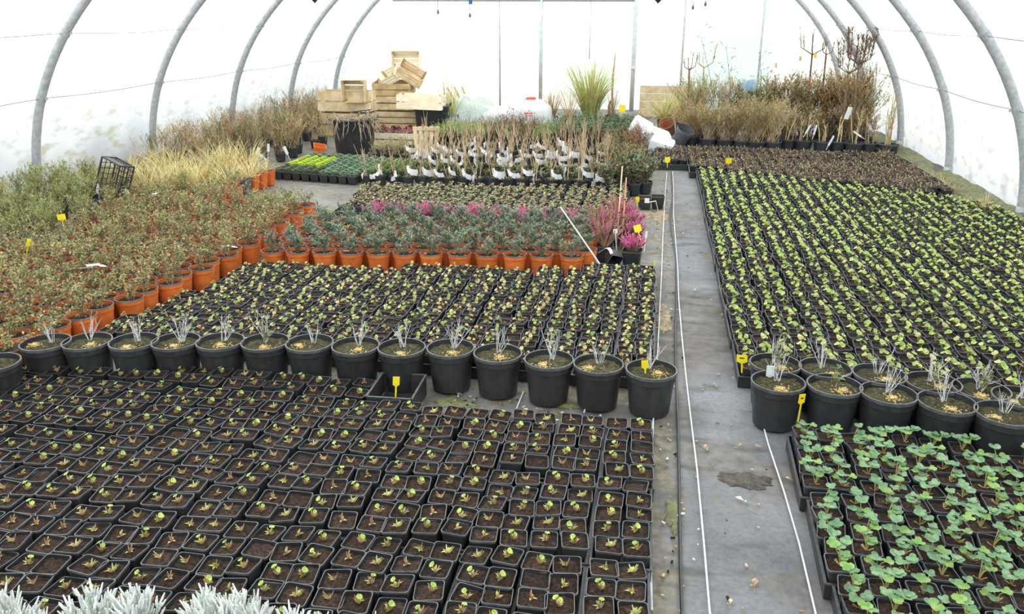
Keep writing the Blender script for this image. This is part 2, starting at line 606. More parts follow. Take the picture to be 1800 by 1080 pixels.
def make(name, label, cat, parts, loc, rz=0.0, group=None, tilt=(0, 0), s=1.0):
    """an Empty with one child per (part name, mesh[, sub-parts]); meshes are shared between repeats"""
    if parts[0][0] == 'pot' and len(parts) > 2 and loc[2] < 0.01:
        me = parts[0][1]
        if isinstance(me, bpy.types.Mesh):
            OCC.append((loc[0], loc[1], max(v.co.x for v in me.vertices) * s))
    r = thing(name, label, cat, loc, rz, group, tilt, s)
    for p in parts:
        c = obj(p[0], p[1], r)
        for q in (p[2] if len(p) > 2 else ()):
            obj(q[0], q[1], c)
    return r


ONES = 'zero one two three four five six seven eight nine ten eleven twelve thirteen fourteen fifteen sixteen seventeen eighteen nineteen'.split()
TENS = {2: 'twenty', 3: 'thirty', 4: 'forty', 5: 'fifty'}


def num(n):
    if n < 20:
        return ONES[n]
    return TENS[n // 10] + ('-' + ONES[n % 10] if n % 10 else '')


def ordn(n):
    w_ = num(n)
    h, _, t = w_.rpartition('-')
    sp = {'one': 'first', 'two': 'second', 'three': 'third', 'five': 'fifth', 'eight': 'eighth', 'nine': 'ninth', 'twelve': 'twelfth',
          'twenty': 'twentieth', 'thirty': 'thirtieth', 'forty': 'fortieth'}
    t = sp.get(t, t + 'th')
    return (h + '-' if h else '') + t


# ------------------------------------------------------------------ setting: floor, film, hoops
HC, HA, HB = -1.42, 4.62, 3.18      # tunnel centre line, half width, height


def yskew(x):
    return 0.055 * (x + 6.0)


def arch(t, dz=0.0):
    return HC - (HA + dz) * math.cos(t), (HB + dz) * math.sin(t)


fl = MB()
nx, ny = 60, 90
for j in range(ny + 1):
    for i in range(nx + 1):
        x = -7.0 + 11.4 * i / nx
        y = -3.2 + 19.4 * j / ny
        # the sheet rides up on a soil bank at the foot of the film
        e = max(0, x - 2.75) + max(0, -5.55 - x)
        z = -0.004 + 0.012 * noise.noise(Vector((x * 1.3, y * 1.3, 0))) * min(1, e * 3)
        fl.v.append((x, y, z))
for j in range(ny):
    for i in range(nx):
        a = j * (nx + 1) + i
        fl.face((a, a + 1, a + nx + 2, a + nx + 1), 'ground_cover')
tag(obj('floor', fl), 'grey woven ground cover sheet over the tunnel floor', None, None, 'structure')
g = MB()
g.poly([(-60, -40, -0.06), (60, -40, -0.06), (60, 70, -0.06), (-60, 70, -0.06)], 'outside_grass')
tag(obj('ground', g), None, None, None, 'structure')


def film_strip(name, t0, t1, nt, m, y0=-3.0, y1=15.62):
    b = MB()
    nyy = 120
    for j in range(nyy + 1):
        y = y0 + (y1 - y0) * j / nyy
        for i in range(nt + 1):
            t = t0 + (t1 - t0) * i / nt
            ph = (y - 7.25) / 2.0
            sag = -0.03 * abs(math.sin(PI * ph)) * math.sin(t)
            rip = 0.018 * noise.noise(Vector((t * 9, y * 1.7, 3)))
            x, z = arch(t, 0.055 + sag + rip)
            b.v.append((x, y + yskew(x), z))
    for j in range(nyy):
        for i in range(nt):
            a = j * (nt + 1) + i
            b.face((a, a + 1, a + nt + 2, a + nt + 1), m)
    return tag(obj(name, b, smooth=True), None, None, None, 'structure')


film_strip('wall_left', 0.0, 0.66, 14, 'film_damp_shade')
film_strip('ceiling', 0.66, PI - 0.66, 36, 'film')
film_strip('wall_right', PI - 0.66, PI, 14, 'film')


def end_wall(name, y0, m):
    b = MB()
    cols = 90
    for i in range(cols + 1):
        t = PI * i / cols
        x, zt = arch(t, 0.05)
        for k in range(13):
            z = zt * k / 12
            fold = 0.03 * math.sin(x * 9 + 0.6 * math.sin(z * 1.5)) * noise.noise(Vector((x * 1.1, 5, z * 0.3))) * 2
            b.v.append((x, y0 + yskew(x) + fold, z))
    for i in range(cols):
        for k in range(12):
            a = i * 13 + k
            xm = (b.v[a][0] + b.v[a + 13][0]) / 2
            mm = 'film_cyan' if (m == 'film_end' and 0.62 < xm < 1.9) else m
            b.face((a, a + 13, a + 14, a + 1), mm)
    return tag(obj(name, b, smooth=True), None, None, None, 'structure')


end_wall('wall_back', 15.5, 'film_end')
end_wall('wall_front', -2.98, 'film')

ORD = ['fifth from the end wall', 'fourth from the end wall', 'third from the end wall', 'second from the end wall', 'last before the end wall']
hoop_y = [7.25 + 2.0 * k for k in range(-1, 5)]
names = ['grey steel hoop just ahead of the one nearest the camera, its feet outside the photo'] + [
    'grey steel tunnel hoop, nearest of the hoops in view',
    'grey steel tunnel hoop, second nearest of those in view',
    'grey steel tunnel hoop, middle one of the five in view',
    'grey steel tunnel hoop, one short of the end wall',
    'grey steel tunnel hoop standing against the end wall film']
for k, y in enumerate(hoop_y):
    if k == 0:
        continue
    t = thing('tunnel_hoop', names[k], 'steel hoop', (0, y, 0), 0, 'steel hoops of the tunnel')
    b = MB()
    pts = []
    for i in range(73):
        x, z = arch(PI * i / 72)
        pts.append((x, yskew(x), z - (0.12 if i in (0, 72) else 0)))
    b.tube(pts, 0.041, 'galvanised', 12)
    obj('pipe', b, t, True)
    for zc in (0.92, 1.52):
        ti = math.asin(zc / HB)
        for tt in (ti, PI - ti):
            x, z = arch(tt)
            tn = Vector((HA * math.sin(tt), 0, HB * math.cos(tt))).normalized()
            c = MB()
            p = Vector((x, yskew(x), z))
            c.tube([p - tn * 0.025, p + tn * 0.025], 0.045, 'galvanised', 12)
            c.box(p + Vector((0.05 if x < HC else -0.05, 0, 0)), (0.03, 0.02, 0.03), 'galvanised')
            obj('clamp', c, t)
    for tt in (0.0, PI):
        x, z = arch(tt)
        c = MB()
        c.tube([(x, yskew(x), -0.12), (x, yskew(x), 0.1)], 0.046, 'galvanised', 12)
        obj('ground_sleeve', c, t, True)
for zc, lab in ((0.92, 'thin grey support wire along the lower film'), (1.52, 'thin grey support wire along the upper film')):
    for side in (0, 1):
        ti = math.asin(zc / HB)
        tt = ti if side == 0 else PI - ti
        b = MB()
        pts = []
        for i in range(49):
            y = 1.0 + 14.4 * i / 48
            x, z = arch(tt, 0.0)
            pts.append((x, y + yskew(x), z - 0.02 * abs(math.sin(PI * (y - 7.25) / 2))))
        b.tube(pts, 0.0035, 'wire_grey', 4)
        tag(obj('support_wire', b), lab + (', crates side' if side == 0 else ', potted shrub side'), 'wire', 'support wires along the film')

# end wall frame: door posts, lintel, thin outer stays
YB = 15.38


def post(name, xpx, ytop, r, z0=0.0, label=None):
    p = atY(xpx, 0, YB)
    q = atY(xpx - (xpx - 900) * 0.045, 200, YB)
    xx = (p.x + q.x) / 2
    b = MB()
    b.tube([(xx, YB + yskew(xx), z0), (xx, YB + yskew(xx), ytop)], r, 'pale_post', 10)
    return b, xx


door = tag(bpy.data.objects.new('door_1', None), 'closed film doorway with grey steel frame in the end wall', None, None, 'structure')
COL.objects.link(door)
b1, xa = post('', 949, 1.93, 0.035)
b1.m = ['pale_post'] * len(b1.m)
obj('door_post', b1, door, True)
b2, xb = post('', 1118, 1.93, 0.04)
obj('door_post', b2, door, True)
b = MB()
b.tube([(-4.86, YB + yskew(-4.86), 1.92), (xb, YB + yskew(xb), 1.91)], 0.03, 'galvanised', 10)
obj('lintel', b, door, True)
b = MB()
zz = atY(1117, 121, YB).z
b.box((xb, YB + yskew(xb) - 0.05, zz), (0.14, 0.03, 0.03), 'white_plastic')
obj('latch', b, door)
for i, (xp, z0, zt, r) in enumerate(((875, 1.12, 2.9, 0.016), (1037, 0.9, 1.92, 0.009), (1207, 0.3, 2.9, 0.02), (1351, 0.3, 2.7, 0.02))):
    b, xx = post('', xp, zt, r, z0 if i == 1 else 0.0)
    tag(obj('trim_%d' % (i + 1), b, smooth=True), None, None, None, 'structure')

# woven white guide lines and the black drip hose on the path
lines = [[(1255, 1130), (1247, 1080), (1237, 960), (1225, 830), (1213, 730), (1205, 660), (1198, 590), (1193, 530), (1191, 470), (1187, 420), (1184, 380), (1184, 330), (1182, 303)],
         [(1146, 1078), (1143, 980), (1144, 870), (1146, 800), (1148, 745), (1156, 620), (1160, 540), (1163, 480), (1165, 420), (1168, 360), (1172, 305)],
         [(1445, 1130), (1432, 1080), (1404, 960), (1378, 870), (1350, 785), (1340, 748)],
         [(1026, 730), (1034, 706)], [(908, 722), (920, 692)]]
for i, ln in enumerate(lines):
    b = MB()
    P = [at(*p) for p in ln]
    for a, c in zip(P, P[1:]):
        wd = 0.003
        b.poly([(a.x - wd, a.y, 0.011), (a.x + wd, a.y, 0.011), (c.x + wd, c.y, 0.011), (c.x - wd, c.y, 0.011)], 'white_line')
    tag(obj('trim_%d' % (i + 5), b), None, None, None, 'structure')
b = MB()
P = [at(*p, 0.008) for p in [(1200, 1120), (1196, 1000), (1194, 880), (1192, 760), (1188, 660), (1187, 590), (1189, 510), (1188, 450), (1181, 410), (1178, 385), (1183, 345), (1180, 303)]]
b.tube(P, 0.006, 'black_plastic', 6)
tag(obj('drip_hose', b), 'thin black irrigation hose lying along the grey path', 'hose')

# ------------------------------------------------------------------ dirt, moss, leaves on the floor


def blob(cx, cy, rx, ry, m, z=0.0045, n=60, seed=1):
    b = MB()
    pts = []
    for j in range(n):
        a = 2 * PI * j / n
        r = 1 + 0.45 * noise.noise(Vector((math.cos(a) * 1.7, math.sin(a) * 1.7, seed * 3.1))) + 0.3 * noise.noise(Vector((math.cos(a) * 6, math.sin(a) * 6, seed * 3.1)))
        pts.append((cx + rx * r * math.cos(a), cy + ry * r * math.sin(a), -0.002))
    inner = [(cx + (p[0] - cx) * 0.8, cy + (p[1] - cy) * 0.8, z) for p in pts]
    k = b.verts(pts)
    q = b.verts(inner)
    c = b.verts([(cx, cy, z + 0.001)])
    for j in range(n):
        b.face((k + j, k + (j + 1) % n, q + (j + 1) % n, q + j), m)
        b.face((q + j, q + (j + 1) % n, c), m)
    return b


dirt = [(1308, 843, 0.105, 0.055, 'mud'), (1120, 376, 0.16, 0.2, 'sand_dirt'),
        (1150, 500, 0.02, 0.15, 'moss'), (1186, 905, 0.03, 0.12, 'moss'), (1150, 808, 0.02, 0.06, 'sand_dirt'),
        (1165, 560, 0.05, 0.2, 'sand_dirt'), (1160, 380, 0.07, 0.2, 'sand_dirt'), (800, 708, 0.09, 0.05, 'moss'), (1000, 712, 0.12, 0.03, 'moss')]
for i, (x, y, rx, ry, m_) in enumerate(dirt):
    p = at(x, y)
    o = obj('dirt', blob(p.x, p.y, rx, ry, m_, seed=i + 1), smooth=True)
    tag(o, {'mud': 'wet dark mud patch on the grey path between white lines', 'sand_dirt': 'dry sandy soil spilled on the path', 'moss': 'thin moss growing on the path beside the bed'}[m_], 'dirt', None, 'stuff')

# litter of bark crumbs
b = MB()
for i in range(420):
    u = R.random()
    if u < 0.5:
        x, y = R.gauss(0.12, 0.05), R.uniform(1.9, 9)
    elif u < 0.75:
        x, y = R.uniform(0.2, 0.6), R.uniform(1.9, 8)
    else:
        x, y = R.uniform(-0.9, 0.05), R.uniform(3.15, 3.5)
    s_ = R.uniform(0.003, 0.008)
    b.box((0, 0, 0), (s_ * 2, s_, s_ * 0.6), R.choice(['dead_leaf', 'peat', 'sand_dirt', 'dead_leaf', 'pebble']),
          Matrix.Translation((x, y, 0.005)) @ rotz(R.random() * 6))
tag(obj('litter', b), 'small crumbs of bark and soil scattered on the path', 'litter', None, 'stuff')

leaf_spots = [(1238, 789, 'curled pale brown leaf on the path between the white lines'), (1297, 787, 'dark brown leaf by the mud patch on path'),
              (1330, 787, 'orange brown leaf near the big black pot on path'), (1326, 1033, 'brown forked dead leaf on the lower path'),
              (1283, 1065, 'pale curled leaf at the bottom of the path'), (740, 694, 'pale dead leaf on floor beside the empty tray'),
              (808, 693, 'tan dead leaf on floor below a big black pot'), (1180, 423, 'orange leaf lying beside the drip hose'),
              (1268, 556, 'small tan leaf under the edge of the lime bed'), (1307, 883, 'white pebble like leaf scrap on the path'),
              (948, 722, 'dark red leaf at the back edge of the front bed'), (1390, 846, 'grey leaf scrap on the path by the tray edge')]
for i, (x, y, lab) in enumerate(leaf_spots):
    b = MB()
    rr = random.Random(i)
    Lf = 0.024 if i % 3 else 0.034
    b.leaf((0, 0, 0.006), (1, 0, 0.25), (0, 0, 1), Lf, Lf * 0.6, 'pebble' if i == 9 else 'dead_leaf', 0.1)
    b.leaf((0, 0, 0.006), (-0.4, 0.5, 0.3), (0, 0, 1), Lf * 0.6, Lf * 0.4, 'pebble' if i == 9 else 'dead_leaf', 0.1)
    b.tube([(0, 0, 0.005), (-Lf * 0.8, 0, 0.004)], 0.0008, 'dead_leaf', 4)
    tag(obj('dead_leaf', b, loc=at(x, y), rot=(0, 0, rr.random() * 6)), lab, 'leaf', 'dead leaves on the floor')


# ------------------------------------------------------------------ square seedling pots
def rsq(h, r, z, n=2, rs=None):
    """rounded square ring, half size h, corner radius r"""
    out = []
    for qx, qy, a0 in ((1, 1, 0), (-1, 1, PI / 2), (-1, -1, PI), (1, -1, 3 * PI / 2)):
        for k in range(n + 1):
            a = a0 + PI / 2 * k / n
            out.append((qx * (h - r) + r * math.cos(a), qy * (h - r) + r * math.sin(a), z))
    return out


def square_pot(h=0.044, ht=0.09, low=False):
    b = MB()
    rr = h * 0.22
    if low:
        b.loft([rsq(h * 0.76, rr, 0), rsq(h, rr, ht), rsq(h * 0.93, rr, ht), rsq(h * 0.9, rr, ht - 0.014)],
               ['black_plastic', 'rim_plastic', 'black_plastic'], 'black_plastic')
    else:
        b.loft([rsq(h * 0.76, rr, 0), rsq(h * 0.95, rr, ht - 0.007), rsq(h, rr, ht - 0.007), rsq(h, rr, ht), rsq(h * 0.94, rr, ht), rsq(h * 0.91, rr, ht - 0.018)],
               ['black_plastic', 'black_plastic', 'rim_plastic', 'rim_plastic', 'black_plastic'], 'black_plastic')
    return b


def square_soil(h=0.0405, z=0.082, seed=0, n=6, m='peat'):
    b = MB()
    for j in range(n + 1):
        for i in range(n + 1):
            x, y = -h + 2 * h * i / n, -h + 2 * h * j / n
            e = max(abs(x), abs(y)) / h
            b.v.append((x, y, z - 0.004 * e ** 4 + 0.006 * noise.noise(Vector((x * 45, y * 45, seed * 7.7)))))
    for j in range(n):
        for i in range(n):
            a = j * (n + 1) + i
            b.face((a, a + 1, a + n + 2, a + n + 1), m)
    return b


def bud_plant(seed, leafy):
    """cut-back crown: tan and reddish stubs, sometimes with a small lime leaf"""
    r = random.Random(seed)
    b = MB()
    z = 0.08
    ox, oy = r.uniform(-0.006, 0.006), r.uniform(-0.006, 0.006)
    for i in range(r.randint(6, 9)):
        a, l = r.random() * 2 * PI, r.uniform(0.016, 0.034)
        ln = r.uniform(0.15, 1.0)
        d = Vector((math.cos(a) * ln, math.sin(a) * ln, 1)).normalized()
        p = Vector((ox, oy, z - 0.003))
        b.tube([p, p + d * l * 0.6, p + d * l], [0.002, 0.0026, 0.0013], r.choice(['bud_tan', 'bud_tan', 'pale_leaf', 'bud_red']), 4)
    for i in range(3):
        a = r.random() * 2 * PI
        b.leaf((ox, oy, z), (math.cos(a), math.sin(a), 0.9), (0, 0, 1), r.uniform(0.016, 0.028), 0.009, r.choice(['pale_leaf', 'lime_leaf', 'bud_tan', 'pale_leaf']))
    if leafy:
        for i in range(leafy):
            a = r.random() * 2 * PI
            hgt = r.uniform(0.02, 0.034)
            q = Vector((ox + math.cos(a) * 0.008, oy + math.sin(a) * 0.008, z + hgt))
            b.tube([(ox, oy, z), q], 0.0012, 'pale_leaf', 4)
            b.round_leaf(q, (math.cos(a) * 0.5, math.sin(a) * 0.5 - 0.3, 1), r.uniform(0.008, 0.0125), 'lime_leaf' if r.random() < 0.8 else 'dull_leaf', r, 2, 0.35, 7)
    return b


def sprout_plant(seed):
    """young plant of the middle bed: several pale lobed leaves on short lax stalks"""
    r = random.Random(seed)
    b = MB()
    z = 0.08
    for i in range(r.randint(3, 6)):
        a = r.random() * 2 * PI
        rad, hgt = r.uniform(0.008, 0.03), r.uniform(0.012, 0.04)
        q = Vector((math.cos(a) * rad, math.sin(a) * rad, z + hgt))
        b.tube([(0, 0, z - 0.004), Vector((q.x * 0.5, q.y * 0.5, z + hgt * 0.7)), q], 0.0013, r.choice(['bud_tan', 'pale_leaf', 'petiole']), 4)
        b.round_leaf(q, (math.cos(a) * 0.5, math.sin(a) * 0.5 - 0.25, 1), r.uniform(0.0075, 0.0125),
                     r.choice(['pale_leaf', 'pale_leaf', 'bud_tan', 'lime_leaf', 'dull_leaf']), r, 3, 0.3, 7)
    for i in range(2):
        a = r.random() * 2 * PI
        b.leaf((0, 0, z), (math.cos(a), math.sin(a), 0.3), (0, 0, 1), 0.03, 0.006, 'bud_tan')
    return b


def lime_plant(seed):
    """lime green leafy seedling of the long bed"""
    r = random.Random(seed)
    b = MB()
    z = 0.08
    for i in range(r.randint(4, 6)):
        a = r.random() * 2 * PI
        rad, hgt = r.uniform(0.005, 0.026), r.uniform(0.015, 0.045)
        q = Vector((math.cos(a) * rad, math.sin(a) * rad, z + hgt))
        b.tube([(0, 0, z - 0.004), q], 0.0013, 'petiole', 4)
        b.round_leaf(q, (math.cos(a) * 0.6, math.sin(a) * 0.6 - 0.25, 1), r.uniform(0.0105, 0.016),
                     r.choice(['fresh_leaf', 'fresh_leaf', 'lime_leaf', 'fresh_leaf', 'pale_leaf']), r, 3, 0.3, 8)
    return b


def strawberry_plant(seed):
    r = random.Random(seed)
    b = MB()
    z = 0.08
    for i in range(r.randint(4, 6)):
        a = r.random() * 2 * PI
        rad, hgt = r.uniform(0.008, 0.036), r.uniform(0.02, 0.065)
        q = Vector((math.cos(a) * rad, math.sin(a) * rad, z + hgt))
        mid = Vector((q.x * 0.35, q.y * 0.35, z + hgt * 0.6))
        b.tube([(0, 0, z - 0.004), mid, q], 0.0016, 'petiole', 4)
        m_ = 'strawberry_leaf' if r.random() < 0.72 else 'strawberry_young'
        big = r.uniform(0.0095, 0.0145)
        for k in range(3):      # three leaflets
            aa = a + (k - 1) * 2.0
            c = q + Vector((math.cos(aa), math.sin(aa), 0.15)) * big * 0.8
            b.round_leaf(c, (math.cos(aa) * -0.25, math.sin(aa) * -0.25 - 0.15, 1), big * r.uniform(0.8, 1.05), m_, r, 2, 0.22, 9)
    for i in range(3):
        a = r.random() * 2 * PI
        b.tube([(0, 0, z - 0.002), (math.cos(a) * 0.02, math.sin(a) * 0.02, z + 0.012)], 0.002, 'bud_tan', 4)
    return b


def brown_plant(seed):
    r = random.Random(seed)
    b = MB()
    z = 0.08
    for i in range(18):
        a = r.random() * 2 * PI
        b.leaf((r.uniform(-.03, .03), r.uniform(-.03, .03), z), (math.cos(a), math.sin(a), r.uniform(0.3, 1.8)), (0, 0, 1),
               r.uniform(0.025, 0.06), 0.011, r.choice(['withered', 'withered', 'withered', 'straw_brown', 'brown_stem', 'shrub_olive']))
    return b


def dark_sprout(seed):
    r = random.Random(seed)
    b = MB()
    z = 0.08
    for i in range(r.randint(7, 10)):
        a = r.random() * 2 * PI
        q = Vector((math.cos(a) * r.uniform(0.005, 0.035), math.sin(a) * r.uniform(0.005, 0.035), z + r.uniform(0.01, 0.06)))
        b.tube([(0, 0, z), q], 0.0014, 'brown_stem', 3)
        for k in range(2):
            b.round_leaf(q + Vector((r.uniform(-.01, .01), r.uniform(-.01, .01), 0)), (r.uniform(-.6, .6), -0.4, 1), r.uniform(0.007, 0.011),
                         r.choice(['dull_leaf', 'withered', 'shrub_olive', 'brown_stem', 'withered', 'shrub_green', 'pale_leaf']), r, 2, 0.2, 5)
    return b


POT_MB = square_pot()
POT_LOW = square_pot(low=True)
SOIL_MB = [square_soil(seed=i) for i in range(4)]
SOIL_LOW = [square_soil(seed=i, n=2) for i in range(3)]
POT_ME = POT_MB.mesh('pot')
SOIL_ME = [s_.mesh('soil', True) for s_ in SOIL_MB]


def tray_mb(nx_, ny_, pitch=0.092, h=0.055):
    b = MB()
    x, y = nx_ * pitch / 2 + 0.004, ny_ * pitch / 2 + 0.004
    t = 0.003
    b.box((0, 0, 0.002), (2 * x, 2 * y, 0.003), 'black_plastic')
    for sx in (-1, 1):
        b.box((sx * x, 0, h / 2), (t, 2 * y, h), 'black_plastic')
        b.box((sx * x, 0, h), (0.009, 2 * y + 0.006, 0.004), 'rim_plastic')
    for sy in (-1, 1):
        b.box((0, sy * y, h / 2), (2 * x, t, h), 'black_plastic')
        b.box((0, sy * y, h), (2 * x, 0.009, 0.004), 'rim_plastic')
    return b


def bed(kind, cat, group, plants, looks, tx, ty, x_edge, sgn, y0, y1, inside, rowtext, coltext, maxn, pitch=0.092, gap=0.012,
        rotb=0.0, single=False, far_name=None, trays=True, tray_h=0.055, rest_label='', label_fmt=None, leafname='seedling', empties=0.0):
    """a bed of square pots standing in black carrying trays of tx by ty pots; the nearest maxn pots are things, the rest one mass"""
    cand = []
    row = 0
    y = y0
    tj = 0
    ntr = 0
    tray_me = tray_mb(tx, ty, pitch, tray_h).mesh('tray')
    rowoff = {}
    tray_list = []
    while y < y1:
        x0 = x_edge
        ti = 0
        while ti < 60:
            xs0 = x_edge + sgn * (ti * (tx * pitch + gap))
            xc = xs0 + sgn * tx * pitch / 2
            r = random.Random(hash((kind, tj, ti)) & 0xffff if False else (len(kind) * 7919 + tj * 131 + ti * 17))
            jx, jy, ja = r.uniform(-.003, .003), r.uniform(-.014, .014), r.uniform(-0.02, 0.02)
            cy = y + ty * pitch / 2
            Mt = Matrix.Translation((xc + jx, cy + jy, 0)) @ rotz(ja + rotb)
            got = 0
            for a in range(tx):
                for c in range(ty):
                    lx = (a - (tx - 1) / 2) * pitch * 0.995 * (1 if sgn > 0 else -1)
                    ly = (c - (ty - 1) / 2) * pitch * 0.995
                    p = Mt @ Vector((lx, ly, 0))
                    if not inside(p.x, p.y):
                        continue
                    if not inview((p.x, p.y, 0.09), 900 if sgn > 0 else 300, 200):
                        continue
                    got += 1
                    vis = inview((p.x, p.y, 0.09), 12, 12)
                    cand.append((p.x, p.y, tj * ty + c + 1, ti * tx + a + 1, vis, ja + rotb + r.uniform(-0.15, 0.15), r.uniform(-0.1, 0.1), r.uniform(-0.1, 0.1), r.uniform(0, 0.013), r.randrange(1000)))
            if got:
                tray_list.append((Mt, ti, tj, got))
            ti += 1
        y += ty * pitch + gap
        tj += 1
    # which pots are individuals: in view, nearest first
    vis = [c for c in cand if c[4]]
    vis.sort(key=lambda c: c[0] ** 2 + c[1] ** 2)
    chosen = vis[:maxn]
    cs = set(id(c) for c in chosen)
    n_pl = len(plants)
    pl_me = [p.mesh(leafname) for p in plants]
    one_me = {}
    for c in cand:
        if id(c) not in cs:
            continue
        x, y_, rw, cl, _, rz, t1, t2, dz, rv = c
        vi = rv % n_pl
        lab = label_fmt.format(look=looks[vi % len(looks)], row=ordn(rw), col=ordn(cl))
        if single:
            k = (vi, rv % 3)
            if k not in one_me:
                b = MB()
                b.add(POT_MB)
                b.add(SOIL_LOW[rv % 3])
                b.add(plants[vi])
                one_me[k] = b.mesh(kind)
            o = obj(kind, one_me[k], loc=(x, y_, 0.004 + dz), rot=(t1, t2, rz))
            tag(o, lab, cat, group)
        else:
            parts = [('pot', POT_ME), ('soil', SOIL_ME[rv % 4])]
            if not (rv % 100 < empties * 100):
                parts.append((leafname, pl_me[vi]))
            else:
                lab = label_fmt.format(look='bare peat', row=ordn(rw), col=ordn(cl))
            make(kind, lab, cat, parts, (x, y_, 0.004 + dz), rz, group, (t1, t2))
    rest = [c for c in cand if id(c) not in cs]
    if rest:
        b = MB()
        for x, y_, rw, cl, _, rz, t1, t2, dz, rv in rest:
            M_ = Matrix.Translation((x, y_, 0.004 + dz)) @ Euler((t1, t2, rz)).to_matrix().to_4x4()
            b.add(POT_LOW, M_)
            b.add(SOIL_LOW[rv % 3], M_)
            b.add(plants[rv % n_pl], M_)
        tag(obj(far_name, b), rest_label, cat, None, 'stuff')
    if trays:
        for Mt, ti, tj, got in tray_list:
            if got < tx * ty * 0.5:
                continue
            c = Mt.translation
            if not inview((c.x, c.y, 0.05), 900 if sgn > 0 else 200, 150):
                continue
            o = bpy.data.objects.new('carrying_tray', tray_me)
            COL.objects.link(o)
            o.matrix_world = Mt
            tag(o, trays.format(row=ordn(tj + 1), col=ordn(ti + 1)), 'tray', 'black carrying trays under the seedling pots')
    return len(cand), len(vis)


# front bed -------------------------------------------------
bud = [bud_plant(i, (0, 0, 1, 2, 1, 0, 1, 1, 0, 0, 1, 2)[i % 12]) for i in range(12)]
bud_look = ['tan stubs', 'tan buds', 'one lime leaf', 'two lime leaves', 'one lime leaf', 'tan stubs', 'one lime leaf', 'one lime leaf', 'yellowish stubs', 'tan buds', 'one lime leaf', 'two lime leaves']


def in_front(x, y):
    if x > 0.07 or y < 1.2:
        return False
    back = 3.13 if x > -0.98 else (3.2 if x > -1.22 else 3.35 + 0.02 * (x + 1.2))
    if -1.22 < x < -0.97 and y > 3.22:
        return False
    if x < -2.2 and y > 3.24 + 0.06 * (x + 2.2):
        return False
    return y < back - 0.04


n1 = bed('seedling_pot', 'seedling pot', 'cut-back seedlings in the front bed', bud, bud_look, 2, 5, 0.055, -1, 1.245, 3.4, in_front, '', '', 300,
         far_name='front_bed_seedling_rest', rest_label='remaining small square pots of cut-back seedlings at the far side of front bed',
         label_fmt='square pot with {look}, {row} row of front bed, {col} from the path', rotb=0.02,
         trays='black carrying tray in front bed, {row} tray row, {col} from the path', empties=0.04)

# middle bed behind the big black pots ---------------------------------
spr = [sprout_plant(100 + i) for i in range(12)]


def edge_g(y):   # line of the orange pots
    P = [(3.0, -3.0), (3.74, -3.03), (4.17, -2.91), (4.69, -2.84), (5.3, -2.83), (6.06, -2.89), (7.2, -2.95)]
    for (a, xa_), (c, xc_) in zip(P, P[1:]):
        if y <= c:
            return xa_ + (xc_ - xa_) * (y - a) / (c - a)
    return P[-1][1]


def in_mid(x, y):
    if x > 0.05 or x < edge_g(y) + 0.14:
        return False
    front = 3.62 + 0.03 * x if x > -1 else 3.6 + 0.04 * (x + 1)
    back = 5.3 if x > -0.45 else (5.28 + 0.11 * x)
    return front < y < back


n2 = bed('sprouting_pot', 'seedling pot', 'sprouting seedlings in the middle bed', spr, ['pale lobed leaves', 'drooping pale leaves', 'small green leaves', 'a few pale sprouts'], 2, 5, 0.05, -1, 3.64, 5.2, in_mid, '', '', 300,
         far_name='middle_bed_seedling_rest', rest_label='remaining sprouting square pots towards the orange pots in the middle bed',
         label_fmt='square pot with {look}, {row} row behind big pots, {col} from path', rotb=0.01,
         trays='black carrying tray in middle bed, {row} tray row, {col} from the path', empties=0.03)

# long lime bed beyond the path -----------------------------------
lime = [lime_plant(200 + i) for i in range(12)]


def in_lime(x, y):
    if x < 0.46 or y < 3.72 + (0 if x < 0.6 else 0.06):
        return False
    yb = 9.25 - 0.5 * (x - 0.45) if x < 2.65 else 8.15 - 1.3 * (x - 2.65)
    return y < yb and x < 3.0


n3 = bed('lime_seedling_pot', 'seedling pot', 'lime green seedlings in the long bed', lime, ['lime leaves', 'bushy lime leaves', 'fresh green leaves', 'pale lime leaves'], 2, 5, 0.465, 1, 3.76, 9.3, in_lime, '', '', 300,
         far_name='long_bed_seedling_rest', rest_label='remaining lime green seedlings in square pots filling the long bed',
         label_fmt='square pot of {look} in long bed, {row} row, {col} from path', rotb=0.0,
         trays='black carrying tray in long lime bed, {row} tray row, {col} from path')

# strawberry-like bed in front of it ---------------------------------
straw_p = [strawberry_plant(300 + i) for i in range(12)]


def in_straw(x, y):
    if x < 0.6 or x > 2.6:
        return False
    return 1.2 < y < 3.2 - 0.17 * (x - 0.65)


n4 = bed('leafy_seedling_pot', 'seedling pot', 'leafy blue-green seedlings by the path', straw_p, ['blue-green leaves', 'round green leaves', 'broad green leaves', 'tall green leaves'], 2, 5, 0.605, 1, 1.75, 3.3, in_straw, '', '', 300,
         far_name='leafy_bed_seedling_rest', rest_label='remaining leafy seedlings of the bed below the big black pots, past the frame',
         label_fmt='square pot with {look} in leafiest bed, {row} row, {col} from path', rotb=-0.03,
         trays='black carrying tray in leafiest bed, {row} tray row, {col} from path')

# brown dormant bed at the back -----------------------------------
brn = [brown_plant(400 + i) for i in range(8)]


def in_brown(x, y):
    if x < 0.02 or x > 2.85:
        return False
    lo = 9.7 if x < 0.42 else 9.36 - 0.5 * (x - 0.45) + (0 if x < 2.65 else 0.2)
    hi = 10.75 if x < 1.6 else 10.65
    return lo < y < hi


n5 = bed('dormant_pot', 'seedling pot', 'dormant brown seedlings before the shrubs', brn, ['dry brown tufts', 'withered brown leaves', 'brown stubble', 'dry tufts'], 2, 5, 0.0, 1, 8.2, 11, in_brown, '', '', 300,
         single=True, far_name='dormant_bed_rest', rest_label='remaining pots of dormant brown seedlings before the potted shrubs',
         label_fmt='small pot of {look} before the shrubs, {row} row, {col} from path',
         trays='black carrying tray of dormant seedlings, {row} tray row, {col} from path', tray_h=0.06)

